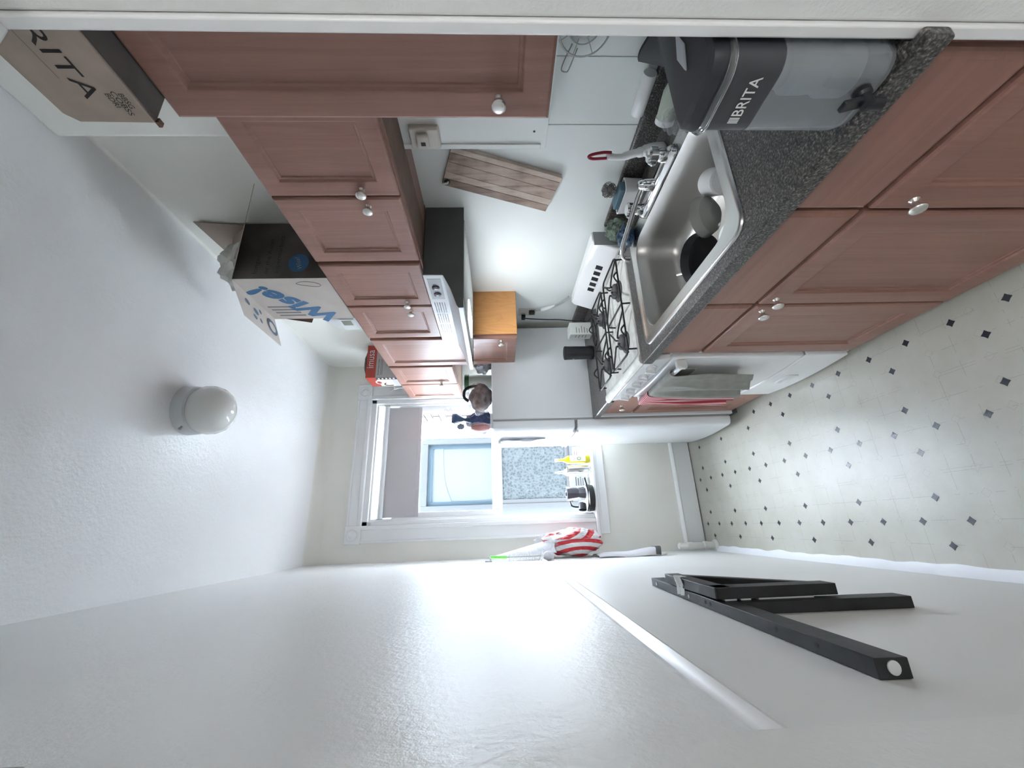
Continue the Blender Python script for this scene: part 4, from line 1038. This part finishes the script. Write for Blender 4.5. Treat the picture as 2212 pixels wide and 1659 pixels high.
# ================================================================== on top of the refrigerator
FT = 1.5255
t = thing('tub', 'pale plastic tub with green lid on the refrigerator', 'tub', (.985, 2.72, FT))
bm = bmesh.new(); lathe(bm, [(.052, FT), (.056, FT+.004), (.060, FT+.165)], Matrix.Translation((.985, 2.72, 0)), 28); tb = obj('body', bm, PALEC, t)
bm = bmesh.new(); lathe(bm, [(.063, FT+.163), (.064, FT+.190), (.062, FT+.195), (.004, FT+.195)], Matrix.Translation((.985, 2.72, 0)), 28); obj('lid', bm, GREENL, t)
decal([(.9255, 2.70, FT+.10), (.9255, 2.74, FT+.10), (.9255, 2.74, FT+.13), (.9255, 2.70, FT+.13)], LEAF, tb)
bm = bmesh.new(); blob(bm, (1.10, 2.60, FT+.060), (.075, .085, .062), 21, .35, 2.6, 4, FT+.0005); o = obj('plastic_bag', bm, plain('grey_crinkled_bag', (.26, .27, .28), .3, bmp=.9, bscale=28, bdist=.012, var=.7, vscale=14)); tag(o, 'grey crinkled plastic bag at the wall end of the refrigerator top', 'bag')
t = thing('bread_bag', 'brown bread loaf in a clear crinkled bag on the refrigerator', 'bag', (.83, 2.62, FT))
bm = bmesh.new(); blob(bm, (.830, 2.58, FT+.074), (.092, .078, .075), 31, .18, 1.9, 4, FT+.001); obj('loaf', bm, BREAD, t)
bm = bmesh.new(); blob(bm, (.828, 2.58, FT+.084), (.102, .090, .084), 32, .30, 2.6, 4, FT+.0005); obj('wrapper', bm, FILM, t)
bm = bmesh.new(); tube(bm, smoothpts([(.905, 2.55, FT+.06), (.895, 2.54, FT+.14), (.865, 2.53, FT+.180), (.82, 2.53, FT+.183), (.79, 2.53, FT+.155)], 6), .010, 8); obj('black_handle', bm, BLACK, t)
t = thing('bread_bag', 'dark blue bread bag with twisted top on the refrigerator', 'bag', (.70, 2.70, FT))
bm = bmesh.new(); blob(bm, (.720, 2.82, FT+.092), (.078, .085, .095), 41, .25, 2.0, 4, FT+.0005); obj('packed_part', bm, NAVY, t)
bm = bmesh.new()
lathe(bm, [(.030, 0), (.014, .035), (.011, .055), (.022, .080), (.040, .115), (.034, .140)], axisM((.725, 2.78, FT+.150), (.10, -.1, 1)), 14); obj('twisted_neck', bm, NAVYB, t)
bm = bmesh.new(); blob(bm, (.755, 2.765, FT+.305), (.050, .045, .050), 44, .5, 3.2, 4); obj('clear_top', bm, FILM, t)
t = thing('packet', 'red packet inside a knotted clear plastic bag on the refrigerator', 'packet', (.60, 2.70, FT))
bm = bmesh.new(); blob(bm, (.612, 2.535, FT+.075), (.026, .048, .062), 51, .12, 1.6, 3, FT+.001); obj('red_packet', bm, REDP, t)
bm = bmesh.new(); blob(bm, (.600, 2.535, FT+.078), (.040, .066, .082), 52, .32, 2.4, 4, FT+.0005); obj('clear_bag', bm, FILM, t)
bm = bmesh.new(); blob(bm, (.612, 2.535, FT+.195), (.038, .036, .044), 53, .55, 3.2, 4); kb = obj('knotted_top', bm, FILM, t)
bm = bmesh.new(); blob(bm, (.622, 2.535, FT+.205), (.018, .016, .022), 54, .4, 3.0, 3); obj('blue_print', bm, BLUED, kb)

# ================================================================== on the window sill
SZ = .7905
t = thing('oil_bottle', 'square yellow-green oil bottle with paper label on the sill', 'bottle', (.475, 3.10, SZ))
bm = bmesh.new(); loops(bm, [rrect(.448, .502, 3.073, 3.127, .010, SZ+.001), rrect(.446, .504, 3.071, 3.129, .012, SZ+.010), rrect(.446, .504, 3.071, 3.129, .012, SZ+.165), rrect(.458, .492, 3.083, 3.117, .014, SZ+.195), rrect(.464, .486, 3.089, 3.111, .0108, SZ+.205), rrect(.465, .485, 3.090, 3.110, .0098, SZ+.245)], True, True); ob = obj('bottle', bm, YELLOW, t, ang=50)
one('oil', OLIVE, ob, (.450, .500, 3.075, 3.125, SZ+.006, SZ+.045), bevel=.006)
bm = bmesh.new(); lathe(bm, [(.0125, SZ+.243), (.0125, SZ+.266), (.010, SZ+.268)], Matrix.Translation((.475, 3.10, 0)), 16); obj('cap', bm, GREYP, t)
lb = one('label', LABELW, ob, (.460, .5044, 3.0702, 3.0712, SZ+.035, SZ+.155))
decal(disc((.480, 3.0695, SZ+.085), PX, UZ, .014, .018), LEAF, lb); decal(disc((.480, 3.0690, SZ+.085), PX, UZ, .007, .009), PALEC, lb)
for k in range(4): decal([(.466, 3.0697, SZ+.116+.008*k), (.498, 3.0697, SZ+.116+.008*k), (.498, 3.0697, SZ+.119+.008*k), (.466, 3.0697, SZ+.119+.008*k)], INKG, lb)
t = thing('steel_cup', 'tall stainless steel cup beside the oil bottle on the sill', 'cup', (.405, 3.105, SZ))
bm = bmesh.new(); lathe(bm, [(.024, SZ+.0008), (.026, SZ+.004), (.028, SZ+.165), (.0285, SZ+.172), (.026, SZ+.172), (.024, SZ+.01)], Matrix.Translation((.405, 3.105, 0)), 26, True, True); obj('cup', bm, STEEL, t)
t = thing('pump_bottle', 'clear pump bottle with dark spout behind the steel cup', 'bottle', (.395, 3.165, SZ))
bm = bmesh.new(); lathe(bm, [(.026, SZ+.012), (.030, SZ+.016), (.030, SZ+.17), (.012, SZ+.195), (.011, SZ+.21)], Matrix.Translation((.392, 3.180, 0)), 24); obj('bottle', bm, CLEAR, t)
bm = bmesh.new(); cyl(bm, (.392, 3.180, SZ+.208), (.392, 3.180, SZ+.235), .011, 12); tube(bm, [(.392, 3.18, SZ+.233), (.392, 3.18, SZ+.255), (.387, 3.155, SZ+.262), (.385, 3.135, SZ+.255)], .0055, 8); obj('pump', bm, GREYP, t)
for k, (x, y, h, lab) in enumerate(((.535, 3.150, .115, 'white printed carton on the sill behind the oil bottle'), (.322, 3.176, .150, 'white printed carton on the sill behind the black pan'))):
    t = thing('food_carton', lab, 'box', (x, y, SZ))
    b_ = one('box', LABELW, t, (x-.045, x+.045, y-.016, y+.016, SZ+.011, SZ+h), bevel=.001)
    for j in range(5): decal([(x-.036, y-.0186, SZ+.03+.018*j), (x+.030-.01*(j % 2), y-.0186, SZ+.03+.018*j), (x+.030-.01*(j % 2), y-.0186, SZ+.037+.018*j), (x-.036, y-.0186, SZ+.037+.018*j)], INKG if j > 2 else PALEI, b_)
t = thing('glass_dish', 'small clear glass dish on the sill in front of the steel cup', 'dish', (.385, 3.070, SZ))
bm = bmesh.new(); lathe(bm, [(.020, SZ+.0008), (.024, SZ+.003), (.036, SZ+.022), (.034, SZ+.022), (.020, SZ+.006)], Matrix.Translation((.372, 3.072, 0)), 24, True, True); obj('dish', bm, CLEAR, t)
t = thing('frying_pan', 'black frying pan on the sill under the coffee pot', 'pan', (.19, 3.10, SZ))
bm = bmesh.new(); lathe(bm, [(.088, SZ+.001), (.095, SZ+.004), (.099, SZ+.042), (.096, SZ+.043), (.090, SZ+.008), (.004, SZ+.006)], Matrix.Translation((.188, 3.125-.02, 0)), 40); obj('pan', bm, BLACKM, t)
bm = bmesh.new(); tube(bm, smoothpts([(.27, 3.075, SZ+.040), (.31, 3.06, SZ+.055), (.335, 3.055, SZ+.060)], 5), [.007]*11, 8); obj('handle', bm, BLACK, t)
t = thing('plate', 'white plate lying on the black pan on the sill', 'plate', (.188, 3.105, SZ+.043))
bm = bmesh.new(); lathe(bm, [(.055, SZ+.0435), (.060, SZ+.045), (.092, SZ+.054), (.091, SZ+.056), (.058, SZ+.048), (.004, SZ+.047)], Matrix.Translation((.19, 3.105, 0)), 40); obj('plate', bm, WHITEP, t)
t = thing('coffee_pot', 'faceted dark moka coffee pot standing on a plate by the window', 'coffee pot', (.21, 3.105, SZ+.05))
Mz = Matrix.Translation((.222, 3.105, SZ+.0578))
bm = bmesh.new(); lathe(bm, [(.048, 0), (.050, .004), (.048, .028), (.040, .046), (.037, .050)], Mz, 8); obj('boiler', bm, plain('dark_aluminium', (.06, .06, .068), .35, metal=.5), t, ang=20)
bm = bmesh.new(); lathe(bm, [(.038, .050), (.042, .060), (.052, .130), (.053, .138), (.020, .140), (.018, .148), (.006, .150)], Mz, 8); obj('pot', bm, plain('dark_aluminium_pot', (.07, .07, .08), .35, metal=.5), t, ang=20)
bm = bmesh.new(); tube(bm, smoothpts([(.165, 3.10, SZ+.175), (.135, 3.09, SZ+.165), (.125, 3.085, SZ+.125), (.135, 3.09, SZ+.095)], 6), .006, 8); obj('handle', bm, BLACK, t)
t = thing('mug', 'small black mug lying by the coffee pot on the sill', 'mug', (.135, 3.08, SZ+.056))
Mx = axisM((.150, 3.060, SZ+.090), (-.9, -.25, .10))
bm = bmesh.new(); lathe(bm, [(.024, 0), (.028, .004), (.030, .050), (.027, .050), (.024, .008), (.003, .007)], Mx, 24, True, True); obj('body', bm, DARKP, t)

# ================================================================== left wall
t = thing('wall_hook', 'clear adhesive hook on the left wall near the window', 'hook', (XL, 2.80, 1.57))
one('plate', GREYP, t, (XL, XL+.006, 2.775, 2.812, 1.548, 1.592), bevel=.003)
bm = bmesh.new(); tube(bm, smoothpts([(XL+.006, 2.795, 1.560), (XL+.024, 2.795, 1.556), (XL+.030, 2.795, 1.572)], 5), .004, 8); obj('hook', bm, CLEAR, t)
t = thing('shopping_bag', 'white plastic shopping bag with red rings hanging on the left wall', 'bag', (-.11, 2.88, .84))
bm = bmesh.new(); blob(bm, (-.105, 2.885, 1.005), (.082, .130, .185), 61, .22, 1.8, 5)
for v in bm.verts:
    if v.co.x < XL+.004: v.co.x = XL+.004
    if v.co.y > YD-.06: v.co.y = YD-.06
bg_ = obj('bag', bm, BAGS, t)
bm = bmesh.new()
sheet(bm, lambda u, v: (-.180+.020*v+.055*v*math.sin(PI*u)+.045*v*u, 2.80+.02*u-.05*v*(1-u)+.10*v*u, 1.555-.42*v+.01*math.sin(u*11)), 18, 16, (.002, .002, 0)); obj('handles', bm, plain('pale_grey_film', (.66, .66, .70), .35, bmp=.6, bscale=26, bdist=.01), t)
bm = bmesh.new(); blob(bm, (-.105, 2.79, 1.20), (.050, .040, .065), 63, .5, 2.8, 4); obj('crumpled_clear_pack', bm, FILM, t)
t = thing('bottle_brush', 'white bottle brush with lime green handle hanging by the shopping bag', 'brush', (-.17, 2.70, 1.22))
bm = bmesh.new(); tube(bm, [(-.172, 2.690, 1.455), (-.168, 2.688, 1.555)], .008, 10); obj('handle', bm, LIME, t)
bm = bmesh.new(); tube(bm, [(-.172, 2.690, 1.24), (-.172, 2.690, 1.46)], .003, 6); obj('stem', bm, WIRE, t)
bm = bmesh.new()
for k in range(26):
    for j in range(10):
        a = 2*PI*j/10+k*.35; c = Vector((-.172, 2.690, 1.225+.0085*k))
        d = Vector((math.cos(a), math.sin(a), .15)); r_ = .028
        if c.x+d.x*r_ < XL+.003: r_ = .026
        tube(bm, [c, c+d*r_], .0011, 3)
o = obj('bristles', bm, WHITEP, t); o['kind'] = 'stuff'
bm = bmesh.new(); blob(bm, (-.172, 2.690, 1.195), (.026, .028, .034), 64, .15, 3, 3); obj('sponge_tip', bm, CLOTHW, t)
t = thing('oven_mitt', 'white cloth mitt with dark grey hem hanging below the shopping bag', 'mitt', (-.18, 2.80, .46))
bm = bmesh.new()
def mitt(u, v):
    w = .038*(1-.35*(1-v))*math.sin(PI*u)**.5 if 0 < u < 1 else 0
    return (XL+.006+w*(.5+.6*v) + .004*math.sin(v*9), 2.70+.20*u, .875-.385*v-.03*math.sin(PI*u)*v)
sheet(bm, mitt, 18, 20, (.004, 0, 0)); obj('cloth', bm, CLOTHW, t)
bm = bmesh.new(); sheet(bm, lambda u, v: tuple(Vector(mitt(u, .93+.085*v))+Vector((.003, 0, 0))), 18, 3, (.004, 0, 0)); obj('hem', bm, DGREY, t)
# painted pipe stub in the corner
t = thing('pipe_stub', 'lumpy white painted pipe standing in the corner by the baseboard', 'pipe', (-.163, 2.955, 0))
bm = bmesh.new(); lathe(bm, [(.024, 0), (.024, .05), (.027, .055), (.027, .085), (.0225, .09), (.0225, .16), (.026, .165), (.026, .20), (.022, .205), (.022, .255), (.018, .262), (.004, .264)], Matrix.Translation((-.163, 2.950, .0005)), 18); obj('pipe', bm, PIPEP, t)
bm = bmesh.new(); lathe(bm, [(.040, .0005), (.036, .010), (.026, .016)], Matrix.Translation((-.163, 2.950, 0)), 18); obj('floor_flange', bm, PIPEP, t)
# folded black table bracket
t = thing('table_bracket', 'folded black wooden wall bracket on the left wall under the chair rail', 'bracket', (XL, 1.0, .55))
XW = XL+.0035
def bar(name, a, b, h, x0, x1, par=t):
    """flat bar on the wall from a to b, given as (y,z) centre-line ends, h tall"""
    a, b = Vector((0, *a)), Vector((0, *b)); d = (b-a).normalized(); n_ = Vector((0, -d.z, d.y))
    bm = bmesh.new(); prism(bm, [(x0, *(a+n_*h/2).yz), (x0, *(b+n_*h/2).yz), (x0, *(b-n_*h/2).yz), (x0, *(a-n_*h/2).yz)], (x1-x0, 0, 0)); return obj(name, bm, BLKWOOD, par, .0015)
wb_ = bar('wall_rail', (1.470, .968), (.592, .993), .044, XW, XW+.024)
bar('wall_post', (1.012, .955), (1.004, .575), .048, XW, XW+.024)
bar('folding_rail', (1.315, .980), (1.012, .983), .042, XW+.028, XW+.052)
bar('folding_post', (1.034, 1.000), (1.034, .718), .048, XW+.028, XW+.052)
bar('diagonal_brace', (1.285, .968), (1.046, .742), .024, XW+.029, XW+.051)
for z, h in ((.970, .014), (.935, .012), (.84, .065)): one('hinge', METALW, t, (XW+.024, XW+.0285, 1.012, 1.046, z-h, z+h), bevel=.001)
bm = bmesh.new(); lathe(bm, [(.0085, 0), (.0085, .002), (.006, .003)], axisM((XW+.013, .5925, .993), NY), 16); obj('dowel_end', bm, LABELW, wb_)
bm = bmesh.new()
for y in (1.42, 1.17): lathe(bm, [(.005, 0), (.005, .001), (.002, .0015)], axisM((XW+.012, y, .9905+(1.47-y)*.0285), UZ), 10)
obj('screw', bm, SCREW, wb_)
bm = bmesh.new()
for y in (1.075, 1.050, .80, .70): lathe(bm, [(.004, 0), (.004, .0006)], axisM((XW+.013, y, .9905+(1.47-y)*.0285), UZ), 10)
obj('screw_hole', bm, TOE, wb_)
bm = bmesh.new()
sheet(bm, lambda u, v: (XW+.054-.050*max(0, (v-.5))*2*.9, 1.195+.045*u+.010*math.sin(v*7), .985+.020*min(1, v*2)+.003*math.sin(u*13+v*5)-.012*max(0, v-.6)), 10, 12, (.0008, 0, .0008)); obj('clear_tape', bm, TAPE, t)

# ------------------------------------------------------------------ ceiling lamp
t = thing('ceiling_lamp', 'white milk-glass globe lamp on the ceiling', 'lamp', (.525, 1.72, 2.65))
Ml = Matrix.Translation((.530, 1.735, ZC))
bm = bmesh.new(); lathe(bm, [(.106, .002), (.107, -.006), (.105, -.048), (.098, -.054), (.090, -.054)], Ml, 40); fr = obj('fitter', bm, METALW, t, ang=40)
bm = bmesh.new(); lathe(bm, [(.092, -.040), (.094, -.050), (.101, -.062), (.106, -.085), (.105, -.112), (.095, -.138), (.076, -.160), (.048, -.176), (.020, -.183), (.003, -.184)], Ml, 40); obj('globe', bm, MILK, t, ang=80)
bm = bmesh.new(); a_ = math.radians(215); lathe(bm, [(.004, 0), (.004, .010), (.006, .011), (.006, .016)], axisM((.530+.106*math.cos(a_), 1.735+.106*math.sin(a_), ZC-.034), (math.cos(a_), math.sin(a_), 0)), 10); obj('thumb_screw', bm, SCREW, fr)
